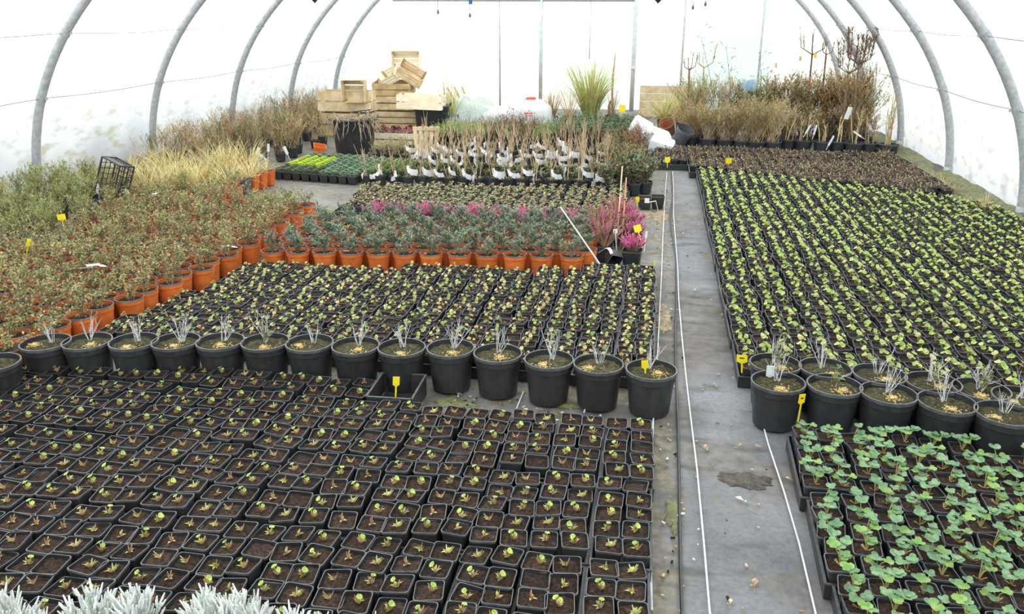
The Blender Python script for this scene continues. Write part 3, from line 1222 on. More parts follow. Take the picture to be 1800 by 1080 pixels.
# dark sprouting bed behind the heathers -----------------------------------
drk = [dark_sprout(500 + i) for i in range(8)]


def in_dark(x, y):
    return -2.62 - 0.2 * (y - 6.7) < x < -0.22 and 6.72 < y < 7.85 + 0.1 * (x + 1)


n6 = bed('rosette_pot', 'seedling pot', 'dark rosette seedlings behind the heathers', drk, ['dull green sprouts', 'small mixed leaves', 'olive sprouts', 'green rosettes'], 2, 5, -0.22, -1, 6.74, 8, in_dark, '', '', 300,
         single=True, far_name='rosette_bed_rest', rest_label='remaining small pots of dull sprouts behind the pink heathers',
         label_fmt='small pot of {look} behind the heathers, {row} row, {col} from path',
         trays='black carrying tray behind heathers, {row} tray row, {col} from path')
print('BEDS', n1, n2, n3, n4, n5, n6)


# ------------------------------------------------------------------ round pots
def round_pot(r, h, body, rim, n=28, rt=0.012, taper=0.76):
    b = MB()
    prof = [(0.0001, 0.0), (r * taper - 0.006, 0.0), (r * taper, 0.006), (r * (taper + (0.97 - taper) * 0.78), h * 0.78), (r * 0.985, h * 0.8), (r * 0.99, h - rt),
            (r * 1.02, h - rt), (r * 1.02, h), (r * 0.965, h), (r * 0.95, h - 0.03)]
    b.lathe(prof, n, body, mats=[body] * 5 + [rim] * 3 + [body])
    return b


def disc_soil(r, z, m, seed=0, n=20, amp=0.006):
    b = MB()
    c = b.verts([(0, 0, z + 0.006)])
    prev = None
    for k, f in enumerate((0.35, 0.7, 1.0)):
        ring = []
        for j in range(n):
            a = 2 * PI * j / n
            x, y = r * f * math.cos(a), r * f * math.sin(a)
            ring.append((x, y, z + (0.004 if f < 1 else -0.003) + amp * noise.noise(Vector((x * 30, y * 30, seed * 5.3)))))
        q = b.verts(ring)
        for j in range(n):
            if prev is None:
                b.face((c, q + j, q + (j + 1) % n), m)
            else:
                b.face((prev + j, q + j, q + (j + 1) % n, prev + (j + 1) % n), m)
        prev = q
    return b


def shrub(seed, h, rad, stems, leaves, L, W, stem_m, leaf_m, z=0.0, lean=0.5, twig=0.0025, fork=1, top=0.35, base_r=0.0):
    """stems fanning out of a base, each with forked twigs and leaves set along it"""
    r = random.Random(seed)
    b = MB()
    for i in range(stems):
        a = r.random() * 2 * PI
        ln = r.uniform(0.05, 1) * lean
        hh = h * r.uniform(0.65, 1.0)
        bx, by = r.uniform(-1, 1) * base_r, r.uniform(-1, 1) * base_r
        tip = Vector((bx + math.cos(a) * rad * ln * 2, by + math.sin(a) * rad * ln * 2, z + hh))
        mid = Vector((bx + math.cos(a) * rad * ln * 0.7, by + math.sin(a) * rad * ln * 0.7, z + hh * 0.55))
        mid += Vector((r.uniform(-1, 1), r.uniform(-1, 1), 0)) * h * 0.04
        p0 = Vector((bx, by, z))
        sm = r.choice(stem_m)
        b.tube([p0, mid, tip], [twig, twig * 0.8, twig * 0.4], sm, 4, False)
        segs = [(p0, mid), (mid, tip)]
        for k in range(fork):
            t = r.uniform(0.3, 0.9)
            s0 = p0.lerp(mid, t * 2) if t < 0.5 else mid.lerp(tip, t * 2 - 1)
            aa = r.random() * 2 * PI
            e = s0 + Vector((math.cos(aa) * 0.5, math.sin(aa) * 0.5, r.uniform(0.5, 1.1))) * h * r.uniform(0.12, 0.28)
            b.tube([s0, e], [twig * 0.7, twig * 0.3], sm, 3, False)
            segs.append((s0, e))
        if leaf_m:
            for k in range(leaves):
                s0, s1 = r.choice(segs)
                t = r.random()
                p = s0.lerp(s1, t)
                if (p.z - z) < h * top * r.random():
                    continue
                d = Vector((r.uniform(-1, 1), r.uniform(-1, 1), r.uniform(-0.2, 1.1)))
                l = L * r.uniform(0.6, 1.3)
                b.leaf(p, d, (0, 0, 1), l, W * l / L, r.choice(leaf_m), r.uniform(-0.1, 0.4))
    return b


def spiky(seed, h, n, W, mats, rad, z=0.0, lean=0.9, droop=0.5, seg=4, base=0.01):
    r = random.Random(seed)
    b = MB()
    for i in range(n):
        a = r.random() * 2 * PI
        u = r.random() ** 0.7
        b.blade((math.cos(a) * base * u, math.sin(a) * base * u, z), a + r.uniform(-0.4, 0.4), h * r.uniform(0.55, 1.0), lean * u, W, r.choice(mats), seg, droop * r.uniform(0.3, 1.4), r.uniform(-0.6, 0.6))
    return b


# big black container pots -----------------------------------------
BIGR, BIGH = 0.112, 0.205
big_pot = round_pot(BIGR, BIGH, 'black_plastic', 'rim_plastic', 40, 0.014, 0.8).mesh('pot', False)
big_soil = [disc_soil(BIGR * 0.955, BIGH - 0.02, 'compost_moss', i, 26, 0.012).mesh('soil', True) for i in range(4)]


def dead_stems(seed, tall=0.15, n=8):
    r = random.Random(seed)
    b = MB()
    z = BIGH - 0.022
    for i in range(n):
        a = r.random() * 2 * PI
        d = Vector((math.cos(a) * r.uniform(0.1, 0.75), math.sin(a) * r.uniform(0, 0.5), 1)).normalized()
        L = tall * r.uniform(0.45, 1)
        p = Vector((r.uniform(-.012, .012), r.uniform(-.012, .012) + 0.03, z))
        e = p + d * L
        b.tube([p, p + d * L * 0.5 + Vector((r.uniform(-.004, .004), 0, 0)), e], [0.0019, 0.0015, 0.0007], 'grey_stem', 4)
        for k in range(2):
            s0 = p + d * L * r.uniform(0.4, 0.8)
            b.tube([s0, s0 + Vector((r.uniform(-1, 1) * 0.4, r.uniform(-1, 1) * 0.4, 0.8)) * L * 0.35], [0.0012, 0.0006], 'grey_stem', 3)
    for i in range(5):
        a = r.random() * 2 * PI
        b.leaf((0, 0.03, z + 0.004), (math.cos(a), math.sin(a), 0.8), (0, 0, 1), 0.018, 0.008, r.choice(['dull_leaf', 'grey_green']))
    return b


def green_in_pot(seed):
    b = shrub(seed, 0.11, 0.05, 6, 12, 0.02, 0.011, ['brown_stem', 'grey_stem'], ['dull_leaf', 'shrub_green', 'shrub_olive'], BIGH - 0.022, 0.7, 0.002)
    return b


stems_me = [dead_stems(600 + i, 0.17 if i % 2 else 0.15, 7 + i % 4).mesh('dead_stems') for i in range(6)]
green_me = [green_in_pot(640 + i).mesh('shoots') for i in range(2)]


def gran(seed):
    r = random.Random(seed)
    b = MB()
    cx, cy = r.uniform(-0.04, 0.03), r.uniform(-0.055, -0.02)
    sx = r.uniform(0.022, 0.036)
    n = 12
    z = BIGH - 0.016
    c = b.verts([(cx, cy, z + 0.009)])
    pr = None
    for f, dz in ((0.5, 0.006), (1.0, -0.007)):
        q = b.verts([(cx + sx * f * math.cos(2 * PI * j / n) * r.uniform(.8, 1.2), cy + sx * 0.7 * f * math.sin(2 * PI * j / n) * r.uniform(.8, 1.2), z + dz) for j in range(n)])
        for j in range(n):
            if pr is None:
                b.face((c, q + j, q + (j + 1) % n), 'fertiliser_gold')
            else:
                b.face((pr + j, q + j, q + (j + 1) % n, pr + (j + 1) % n), 'fertiliser_gold')
        pr = q
    for i in range(70):
        a, d = r.random() * 2 * PI, sx * (0.3 + abs(r.gauss(0, 0.75)))
        x, y = cx + math.cos(a) * d, cy + math.sin(a) * d
        if math.hypot(x, y) < BIGR * 0.85:
            b.box((x, y, z + (0.007 if d < sx * 0.7 else 0.001)), (0.005, 0.004, 0.004), 'fertiliser_gold', None)
    return b


gran_me = [gran(660 + i).mesh('fertiliser_pile') for i in range(6)]

row = [(80, 602), (153, 600), (235, 600), (309, 600), (387, 600), (466, 601), (544, 603), (625, 608), (706, 611), (792, 612), (875, 621), (965, 632), (1052, 640), (1145, 650)]
desc = ['big black pot of grey dead stems, first of the long row, beside orange pots', 'big black pot with forked grey stems, second in the long row',
        'big black pot with upright grey stems, third in the long row', 'big black pot with spreading grey stems, fourth in the long row',
        'big black pot with two stem clusters, fifth in the long row', 'big black pot with leafy grey stems, sixth in the long row',
        'big black pot with tall grey stems, seventh in the long row', 'big black pot of wispy grey stems, eighth in the long row',
        'big black pot of grey stems behind the empty tray, ninth in row', 'big black pot with gold fertiliser beside thin stems, fifth from the path',
        'big black pot with fertiliser on its front rim, fourth from path', 'big black pot with bushy grey stems, third from the path end',
        'big black pot with gold pile in front, second from the path', 'big black pot with yellow tag at the path end of the long row']
for i, (x, y) in enumerate(row):
    p = at(x, y, BIGH)
    parts = [('pot', big_pot), ('soil', big_soil[i % 4]), ('dead_stems', stems_me[i % 6]), ('fertiliser_pile', gran_me[i % 6])]
    if i in (5,):
        parts.append(('shoots', green_me[0]))
    make('container_pot', desc[i], 'potted plant', parts, (p.x, p.y, 0.003), R.uniform(-0.4, 0.4), 'big black pots in the long row')
p = at(-12, 640, 0.2)
make('container_pot', 'big black pot cut by the photo edge beside an orange pot', 'potted plant', [('pot', big_pot), ('soil', big_soil[0])], (p.x, p.y, 0.003), 0, 'big black pots in the long row')

rrow = [(1368, 671, 0, 1), (1467, 677, 1, 0), (1562, 691, 0, 1), (1665, 707, 0, 1), (1768, 727, 0, 1)]
rdesc = ['big black pot at the path corner with yellow tag before it', 'big black pot with sparse sprouts and gold pile, second from the path corner',
         'big black pot with single stem and two gold piles, third from path corner', 'big black pot with fine grey stems, fourth from the path corner',
         'big black pot of branching stems at the photo edge, front row']
for i, (x, y, gl, st) in enumerate(rrow):
    p = at(x, y, BIGH)
    parts = [('pot', big_pot), ('soil', big_soil[(i + 1) % 4])]
    parts.append(('shoots', green_me[1]) if gl else ('dead_stems', stems_me[(i + 2) % 6]))
    parts.append(('fertiliser_pile', gran_me[(i + 2) % 6]))
    make('container_pot', rdesc[i], 'potted plant', parts, (p.x, p.y, 0.003), R.uniform(-0.4, 0.4), 'big black pots beyond the path, front row')
brow = [(1364, 642, 1), (1452, 650, 0), (1548, 661, 0), (1643, 676, 1), (1728, 688, 1), (1800, 703, 0)]
bdesc = ['big black pot with white tag and twiggy herb, behind the corner pot', 'big black pot with gold pile, second in the back row from path',
         'big black pot with tall forked stems, third in the back row from path', 'big black pot with leafy shoots, fourth in the back row from path',
         'big black pot with bushy shoots, fifth in the back row from path', 'big black pot mostly cut by the photo edge, back row']
for i, (x, y, gl) in enumerate(brow):
    p = at(x, y, BIGH)
    parts = [('pot', big_pot), ('soil', big_soil[(i + 2) % 4]), ('dead_stems', stems_me[(i + 4) % 6]), ('fertiliser_pile', gran_me[(i + 1) % 6])]
    if gl:
        parts.append(('shoots', green_me[i % 2]))
    make('container_pot', bdesc[i], 'potted plant', parts, (p.x, p.y + 0.02, 0.003), R.uniform(-0.4, 0.4), 'big black pots beyond the path, back row')

# empty tray with four pots in front ----------------------------------
b = MB()
ex, ey, hx, hy, hh = -1.095, 3.275, 0.103, 0.13, 0.1
b.box((0, 0, 0.003), (2 * hx - 0.02, 2 * hy - 0.02, 0.004), 'black_plastic')
for sx in (-1, 1):
    b.box((sx * hx, 0, hh / 2), (0.003, 2 * hy, hh), 'black_plastic')
for sy in (-1, 1):
    b.box((0, sy * hy, hh / 2), (2 * hx, 0.003, hh), 'black_plastic')
t = thing('empty_tray', 'empty deep black tray with a yellow tag, beside the front bed', 'tray', (ex, ey, 0.002), 0.03)
obj('tub', b, t)
b = MB()
for sx in (-1, 1):
    b.box((sx * hx, 0, hh), (0.009, 2 * hy + 0.009, 0.004), 'rim_plastic')
for sy in (-1, 1):
    b.box((0, sy * hy, hh), (2 * hx, 0.009, 0.004), 'rim_plastic')
obj('rim', b, t)

# ------------------------------------------------------------------ orange pots
OR, OH = 0.0805, 0.15
or_pot = round_pot(OR, OH, 'orange_plastic', 'orange_rim', 24, 0.006, 0.8).mesh('pot')
or_soil = [disc_soil(OR * 0.95, OH - 0.02, 'peat', i, 16).mesh('soil', True) for i in range(3)]


def spirea(seed):
    r = random.Random(seed)
    return shrub(seed, r.uniform(0.12, 0.23), 0.085, 14, 14, 0.02, 0.011, ['brown_stem', 'straw_brown'], ['shrub_green', 'shrub_olive', 'shrub_olive', 'straw_brown', 'herb_green', 'shrub_green'], OH - 0.022, 0.9, 0.0014, 2, 0.1, 0.02)


sp_me = [spirea(700 + i).mesh('shrub') for i in range(15)]
sp_look = ['green-brown shrublet', 'twiggy green shrublet', 'reddish twiggy shrublet', 'sparse olive shrublet', 'bushy olive shrublet']


def in_orange(x, y):
    if y < 3.42:
        return False
    if y > 5.05 and x < -4.28 - 0.42 * (y - 5.35):
        return False
    return y < 6.6


cnt = 0
rowi = 0
y = 3.44
first_row = True
while y < 6.9:
    c = 0
    x = edge_g(y) - (0.0 if rowi % 2 == 0 else 0.05)
    while x > -6.0:
        if in_orange(x, y) and inview((x, y, 0.2), 70, 30):
            k = R.randrange(1000)
            ang = R.random() * 6.28
            make('shrub_pot', 'orange pot with %s, %s row from big pots, %s from bed edge' % (sp_look[k % 5], ordn(rowi + 1), ordn(c + 1)), 'potted plant',
                 [('pot', or_pot), ('soil', or_soil[k % 3]), ('shrub', sp_me[k % 15])], (x + R.uniform(-.004, .004), y + R.uniform(-.004, .004), 0.002), ang, 'orange pots of small shrubs')
            cnt += 1
        c += 1
        x -= 0.167
    y += 0.149 if False else 0.156
    rowi += 1
print('ORANGE', cnt)
# the large orange pots by the photo edge
p = at(14, 612, 0.16)
big_or = round_pot(0.1, 0.17, 'orange_plastic', 'orange_rim', 30, 0.008, 0.8).mesh('pot')
make('shrub_pot', 'larger orange pot at the photo edge, first before the big black pots', 'potted plant',
     [('pot', big_or), ('soil', disc_soil(0.095, 0.15, 'compost_moss', 5).mesh('soil', True)), ('shrub', sp_me[3])], (p.x, p.y, 0.002), 1.0, 'orange pots of small shrubs')

# carnations in orange pots ------------------------------------------


def pink_clump(seed):
    r = random.Random(seed)
    b = MB()
    z = OH - 0.02
    for i in range(12):
        a = r.random() * 2 * PI
        hh_ = r.uniform(0.04, 0.15)
        q = Vector((math.cos(a) * r.uniform(0.005, 0.075), math.sin(a) * r.uniform(0.005, 0.075), z + hh_))
        b.tube([(0, 0, z - 0.004), q], 0.002, 'grey_green', 4)
        for k in range(13):
            aa = r.random() * 2 * PI
            pp = q.lerp(Vector((0, 0, z)), r.uniform(0, 0.4))
            b.leaf(pp, (math.cos(aa), math.sin(aa), r.uniform(0.1, 1.3)), (0, 0, 1), r.uniform(0.03, 0.052), 0.009, r.choice(['grey_green', 'grey_green', 'grey_green', 'dull_leaf', 'grey_green']), 0.1)
    for i in range(3):
        a = r.random() * 2 * PI
        b.leaf((math.cos(a) * 0.03, math.sin(a) * 0.03, z + 0.004), (math.cos(a), math.sin(a), 0.5), (0, 0, 1), 0.028, 0.016, r.choice(['dead_leaf', 'bud_tan']))
    return b


pk_me = [pink_clump(750 + i).mesh('foliage') for i in range(8)]
front_x = [480, 523, 570, 618, 665, 711, 758, 808, 856, 905, 952, 1005]
for rw in range(7):
    for i, xp in enumerate(front_x):
        p = at(xp, 440 + (xp - 480) / 525 * 8, OH)
        x = p.x + (0.085 if rw % 2 else 0) - rw * 0.005
        y = p.y + rw * 0.162
        if rw == 0 and i == 11:
            x += 0.0
        if x > -0.42 or (x < edge_g(y) + 0.2):
            continue
        k = R.randrange(1000)
        make('carnation_pot', 'orange pot of grey-green carnation, %s row from the seedlings, %s from shrub pots' % (ordn(rw + 1), ordn(i + 1)), 'potted plant',
             [('pot', or_pot), ('soil', or_soil[k % 3]), ('foliage', pk_me[k % 8])], (x, y, 0.002), R.random() * 6, 'orange pots of grey-green carnations')


# heathers ----------------------------------------------------------
def heather(seed, h, n, mats, stem, z, spread=0.05):
    r = random.Random(seed)
    b = MB()
    for i in range(n):
        a, u = r.random() * 2 * PI, r.random() ** 0.6
        base = Vector((math.cos(a) * 0.02 * u, math.sin(a) * 0.02 * u, z))
        d = Vector((math.cos(a) * u * 0.9, math.sin(a) * u * 0.9, 1.0)).normalized()
        L = h * r.uniform(0.7, 1.0)
        b.tube([base, base + d * L * 0.45], 0.0014, stem, 3, False)
        s0 = base + d * L * 0.45
        b.tube([s0, s0 + d * L * 0.3 + Vector((r.uniform(-.006, .006), r.uniform(-.006, .006), 0)), base + d * L], [0.0035, 0.0045, 0.0018], r.choice(mats), 5)
        for k in range(4):
            pp = s0.lerp(base + d * L, r.random())
            b.leaf(pp, (r.uniform(-1, 1), r.uniform(-1, 1), 0.8), (0, 0, 1), 0.014, 0.008, r.choice(mats))
    return b


hp_pot_mb = square_pot(0.056, 0.1)
hp_pot = hp_pot_mb.mesh('pot')
hp_soil = square_soil(0.05, 0.09, 9).mesh('soil', True)
h_pink = [heather(800 + i, 0.11, 46, ['heather_pink', 'heather_pink', 'heather_dull'], 'brown_stem', 0.09).mesh('blooms') for i in range(3)]
h_dull = [heather(820 + i, 0.19, 46, ['heather_dull', 'heather_dull', 'shrub_olive'], 'straw_brown', 0.09).mesh('blooms') for i in range(2)]
h_row = [heather(840 + i, 0.1, 26, ['heather_pink', 'grey_green', 'heather_dull', 'grey_green'], 'grey_green', 0.09).mesh('blooms') for i in range(3)]
hl = [(1110, 470, 'p', 'bright pink heather in black pot, nearest at the bed corner'), (1112, 443, 'p', 'pink heather directly behind the nearest one'),
      (1110, 425, 'p', 'tall pink heather under the orange-yellow tag'), (1100, 410, 'p', 'pink heather beside the bamboo canes'),
      (1062, 458, 'd', 'brownish heather behind the tipped black pot'), (1055, 440, 'd', 'rust coloured heather second behind the tipped pot'),
      (1050, 425, 'd', 'dull red heather third behind the tipped pot'), (1078, 430, 'd', 'dull heather between the canes and pink ones'),
      (1085, 405, 'd', 'reddish heather at the back by the yellow tag')]
for i, (x, y, k, lab) in enumerate(hl):
    p = at(x, y, 0)
    make('heather_pot', lab, 'potted plant', [('pot', hp_pot), ('soil', hp_soil), ('blooms', (h_pink if k == 'p' else h_dull)[i % (3 if k == 'p' else 2)])], (p.x, p.y, 0.002), R.uniform(-.2, .2), 'potted heathers at the bed corner', s=1.25 if k == 'p' else 1.15)
for i in range(13):
    for j in range(2):
        xp = 655 + i * 29.5
        p = at(xp, 404, 0)
        kk = (i * 2 + j) % 3
        make('heather_pot', 'small pink-tipped heather behind the carnations, %s row, %s from bed end' % (ordn(j + 1), ordn(i + 1)), 'potted plant',
             [('pot', hp_pot), ('soil', hp_soil), ('blooms', h_row[kk] if (i % 3) else h_pink[kk])], (p.x + 0.03, 6.34 + j * 0.16, 0.002), R.random() * 3, 'small heathers in the row behind the carnations', s=1.18)


# ------------------------------------------------------------------ plant tags
def tag_mb(m, head=(0.034, 0.04), L=0.09, style='T', bend=0.0):
    b = MB()
    b.box((0, 0, L / 2), (0.007, 0.0016, L), m)
    h2 = MB()
    h2.box((0, 0, L + head[1] / 2 - 0.002), (head[0], 0.0018, head[1]), m)
    # tapered shoulder
    h2.poly([(-0.0035, 0.001, L - 0.01), (0.0035, 0.001, L - 0.01), (head[0] / 2, 0.001, L), (-head[0] / 2, 0.001, L)], m)
    return b, h2


def plant_tag(x, y, zb, rz, tilt, m, label, head=(0.034, 0.04), L=0.09, mark=False, cat='plant tag', group='yellow plant tags', headtilt=0.0):
    p = at(x, y, zb)
    t = thing('plant_tag', label, cat, (p.x, p.y, zb - 0.012), rz, group, tilt)
    s_, h_ = tag_mb(m, head, L)
    obj('stake', s_, t)
    ho = obj('head', h_, t)
    if mark:
        k = MB()
        k.box((0, -0.0014, L + head[1] * 0.5), (head[0] * 0.45, 0.0008, head[1] * 0.16), 'ink')
        obj('written_mark', k, ho)
    return t


YT = 'yellow plant tags'
plant_tag(695, 700, 0.085, 0.3, (-0.05, 0.08), 'yellow_tag', 'yellow tag standing in the empty black tray', (0.03, 0.04), 0.075)
plant_tag(1135, 658, 0.19, 0.1, (0, -0.1), 'yellow_tag', 'yellow tag in the last big black pot of the long row', (0.03, 0.035), 0.045)
plant_tag(1304, 652, 0.09, -0.3, (-0.15, -0.1), 'yellow_tag', 'yellow tag with dark writing at the corner of the lime bed', (0.05, 0.035), 0.055, True)
plant_tag(1403, 738, 0.1, 0.5, (0, 0.05), 'yellow_tag', 'yellow tag with dark writing before the corner black pot', (0.03, 0.04), 0.09, True)
plant_tag(1148, 475, 0.07, 1.1, (0, 0.3), 'yellow_tag', 'narrow yellow tag leaning at the middle bed corner', (0.02, 0.03), 0.05)
plant_tag(1128, 425, 0.12, 0.3, (-0.3, -0.25), 'orange_tag' if False else 'yellow_tag', 'orange-yellow tag over the pink heathers', (0.055, 0.05), 0.09)
plant_tag(1107, 392, 0.1, 0.6, (-0.2, 0.0), 'yellow_tag', 'small yellow tag behind the heathers by the canes', (0.04, 0.045), 0.06)
plant_tag(1120, 362, 0.07, 0.1, (0, 0), 'yellow_tag', 'yellow tag before the dark green shrub pots', (0.035, 0.045), 0.05)
plant_tag(1124, 305, 0.09, 0.1, (0, 0), 'yellow_tag', 'yellow tag behind the dark green shrub by the path', (0.04, 0.05), 0.05)
plant_tag(1137, 304, 0.09, 1.2, (0, 0.05), 'yellow_tag', 'thin yellow tag seen edge on beside another by path', (0.02, 0.05), 0.05)
plant_tag(1173, 293, 0.08, -0.3, (-0.2, -0.1), 'yellow_tag', 'yellow tag at the near edge of the brown bed', (0.06, 0.06), 0.06)
plant_tag(1280, 293, 0.08, 0.1, (0, 0), 'yellow_tag', 'yellow tag at the far edge of the lime bed', (0.065, 0.06), 0.05)
plant_tag(118, 424, 0.14, 0.2, (-0.1, -0.1), 'yellow_tag', 'yellow tag above a bare orange pot by green herbs', (0.06, 0.04), 0.17)
plant_tag(40, 475, 0.14, 1.0, (0, 0.35), 'yellow_tag', 'slim yellow tag among the small shrub pots', (0.025, 0.05), 0.17)
plant_tag(1089, 232, 0.05, 0.3, (-0.1, 0.1), 'yellow_tag', 'tall yellow tag standing near the end wall door', (0.1, 0.1), 0.3)
WT = 'white plant tags by the heathers'
plant_tag(1084, 440, 0.1, 0.2, (0, -0.1), 'white_tag', 'white tag stuck at the foot of the canes', (0.03, 0.03), 0.14, group=WT)
plant_tag(1132, 442, 0.09, 0.8, (0, 0.1), 'white_tag', 'tall white tag at the path side of pink heather', (0.022, 0.05), 0.11, group=WT)
plant_tag(1129, 443, 0.09, 0.2, (0, -0.15), 'white_tag', 'short white tag in the nearest pink heather', (0.022, 0.04), 0.05, group=WT)
plant_tag(1082, 392, 0.12, 0.2, (-0.1, 0), 'white_tag', 'white tag beside the canes behind dull heather', (0.03, 0.045), 0.05, group=WT)
plant_tag(1353, 662, 0.19, 0.1, (0, 0), 'white_tag', 'white tag in the big pot behind the corner pot', (0.034, 0.05), 0.015, group=WT)
# loose white tags on the orange pots
for i, (x, y, rz_, lab) in enumerate([(398, 437, 0.2, 'white card tag lying on an orange pot edge'), (168, 497, 0.3, 'folded white label lying among shrub pots'),
                                       (278, 363, 1.2, 'white flower-like label behind the shrub pots'), (620, 442, 0.1, 'small white disc tag on a carnation pot')]):
    b = MB()
    sc_ = 0.5 if i == 3 else 1
    for k in range(3 if i != 3 else 1):
        b.box((0, 0, 0), (0.075 * sc_, 0.03 * sc_, 0.002), 'white_tag', Matrix.Translation((k * 0.045 - 0.045, k * 0.012, 0.012 * (k % 2))) @ Euler((0.35 * (k - 1), 0.3 * k - 0.2, k * 0.9 - 0.4)).to_matrix().to_4x4())
    p = at(x, y, 0.165)
    t = tag(obj('loose_label', b, loc=(p.x, p.y, 0.168 if i in (0, 3) else 0.26), rot=(0.1, 0, rz_)), lab, 'label', 'loose white labels on the orange pots')

# canes --------------------------------------------------------------
for (x0, y0, x1, y1, zt, m_, lab) in [(1083, 440, 1094, 292, 0.75, 'bamboo', 'bamboo cane standing beside the heathers, farther from the path'),
                                      (1092, 440, 1101, 312, 0.65, 'orange_cane', 'reddish cane standing beside the heathers, nearer the path')]:
    a = at(x0, y0, 0.0)
    Y = a.y
    q = atY(x1, y1, Y + 0.15)
    b = MB()
    a2 = a.lerp(q, 0.5)
    b.tube([a, a2, q], [0.006, 0.0055, 0.005], m_, 7)
    t = thing('cane', lab, 'cane', (0, 0, 0), 0, 'canes standing by the heathers')
    obj('rod', b, t, True)
    for f in (0.45, 0.7):
        c = a.lerp(q, f)
        k = MB()
        k.tube([c - (q - a).normalized() * 0.004, c + (q - a).normalized() * 0.004], 0.008, 'ink', 7)
        obj('tie', k, t)
a = atY(1054, 464, 5.27)
q = atY(985, 364, 5.42)
b = MB()
b.tube([a, q], 0.005, 'white_plastic', 6)
tag(obj('cane', b), 'thin white rod leaning over the carnation pots', 'cane')
b = MB()
p0, p1 = at(1050, 463, 0.06), atY(1022, 425, 5.85)
b.tube([p0, p1], 0.0035, 'bamboo', 6)
tag(obj('cane', b), 'short bamboo splint lying beside the white rod', 'cane')
# tipped black pot with white label
pt = make('tipped_pot', 'small black square pot tipped over beside the pink heather', 'pot', [('pot', square_pot(0.05, 0.09).mesh('pot'))], (*at(1072, 470, 0.0)[:2], 0.1), 0.6, None, (2.0, 0.3))
b = MB()
pts = []
for i in range(6):
    a = i / 5
    pts.append((a * 0.11, 0.02 * math.sin(a * 3), 0.05 * math.sin(a * 2.6)))
for a, c in zip(pts, pts[1:]):
    b.poly([(a[0], a[1] - 0.016, a[2]), (c[0], c[1] - 0.016, c[2]), (c[0], c[1] + 0.016, c[2]), (a[0], a[1] + 0.016, a[2])], 'white_tag')
    b.poly([(a[0], a[1] - 0.016, a[2] - 0.0015), (a[0], a[1] + 0.016, a[2] - 0.0015), (c[0], c[1] + 0.016, c[2] - 0.0015), (c[0], c[1] - 0.016, c[2] - 0.0015)], 'white_tag')
p = at(1052, 448, 0.1)
tag(obj('loose_label', b, loc=(p.x, p.y, 0.115), rot=(0, 0.1, -0.6)), 'curled white label resting on the tipped black pot', 'label')


# ------------------------------------------------------------------ twig plants with white tags
tw_pot = round_pot(0.062, 0.11, 'black_plastic', 'black_plastic', 18, 0.006, 0.8).mesh('pot')
tw_soil = disc_soil(0.058, 0.098, 'peat', 2, 12).mesh('soil', True)


def twigs(seed, h=0.36, n=4):
    r = random.Random(seed)
    b = MB()
    for i in range(n):
        a = r.random() * 2 * PI
        ln = r.uniform(0.02, 0.45)
        L = h * r.uniform(0.6, 1)
        p = Vector((r.uniform(-.02, .02), r.uniform(-.02, .02), 0.095))
        d = Vector((math.cos(a) * ln, math.sin(a) * ln, 1)).normalized()
        b.tube([p, p + d * L * 0.5 + Vector((r.uniform(-.01, .01), r.uniform(-.01, .01), 0)), p + d * L], [0.0034, 0.003, 0.0016], r.choice(['tan_twig', 'tan_twig', 'dry_stem']), 5)
        for _q in range(2):
            s0 = p + d * L * 0.5
            b.tube([s0, s0 + Vector((r.uniform(-.5, .5), r.uniform(-.5, .5), 1)).normalized() * L * 0.35], [0.003, 0.0018], 'tan_twig', 4)
    for i in range(8):
        a = r.random() * 6.28
        b.leaf((math.cos(a) * 0.03, math.sin(a) * 0.03, 0.1), (math.cos(a), math.sin(a), 1.2), (0, 0, 1), 0.03, 0.014, r.choice(['dull_leaf', 'shrub_olive', 'shrub_green']))
    return b


def loop_label(seed):
    """white wrap-around nursery label hung on a twig and folded over the pot rim"""
    r = random.Random(seed)
    b = MB()
    a0 = r.uniform(-0.5, 0.5)
    pts = [Vector((0, -0.01, 0.2 + r.uniform(-.03, .04)))]
    d = Vector((math.sin(a0) * 0.6, -0.45, -1.0)).normalized()
    for i in range(3):
        pts.append(pts[-1] + d * 0.036)
        d = (d + Vector((r.uniform(0.2, 0.9) * (1 if a0 > 0 else -1), -0.1, 0.28))).normalized()
    e0 = pts[-1]
    pts.append(e0 + Vector((0.035 * (1 if a0 > 0 else -1), -0.012, r.uniform(-.01, .012))))
    W = 0.024
    for i, (p, q) in enumerate(zip(pts, pts[1:])):
        dd = (q - p).normalized()
        sd = dd.cross(Vector((0, 1, 0.2))).normalized() * (W * min(1.0, 0.5 + 0.25 * i))
        up = sd.cross(dd).normalized() * 0.001
        for s_ in (1, -1):
            b.poly([p - sd + up * s_, p + sd + up * s_, q + sd + up * s_, q - sd + up * s_][::s_], 'white_tag')
    return b


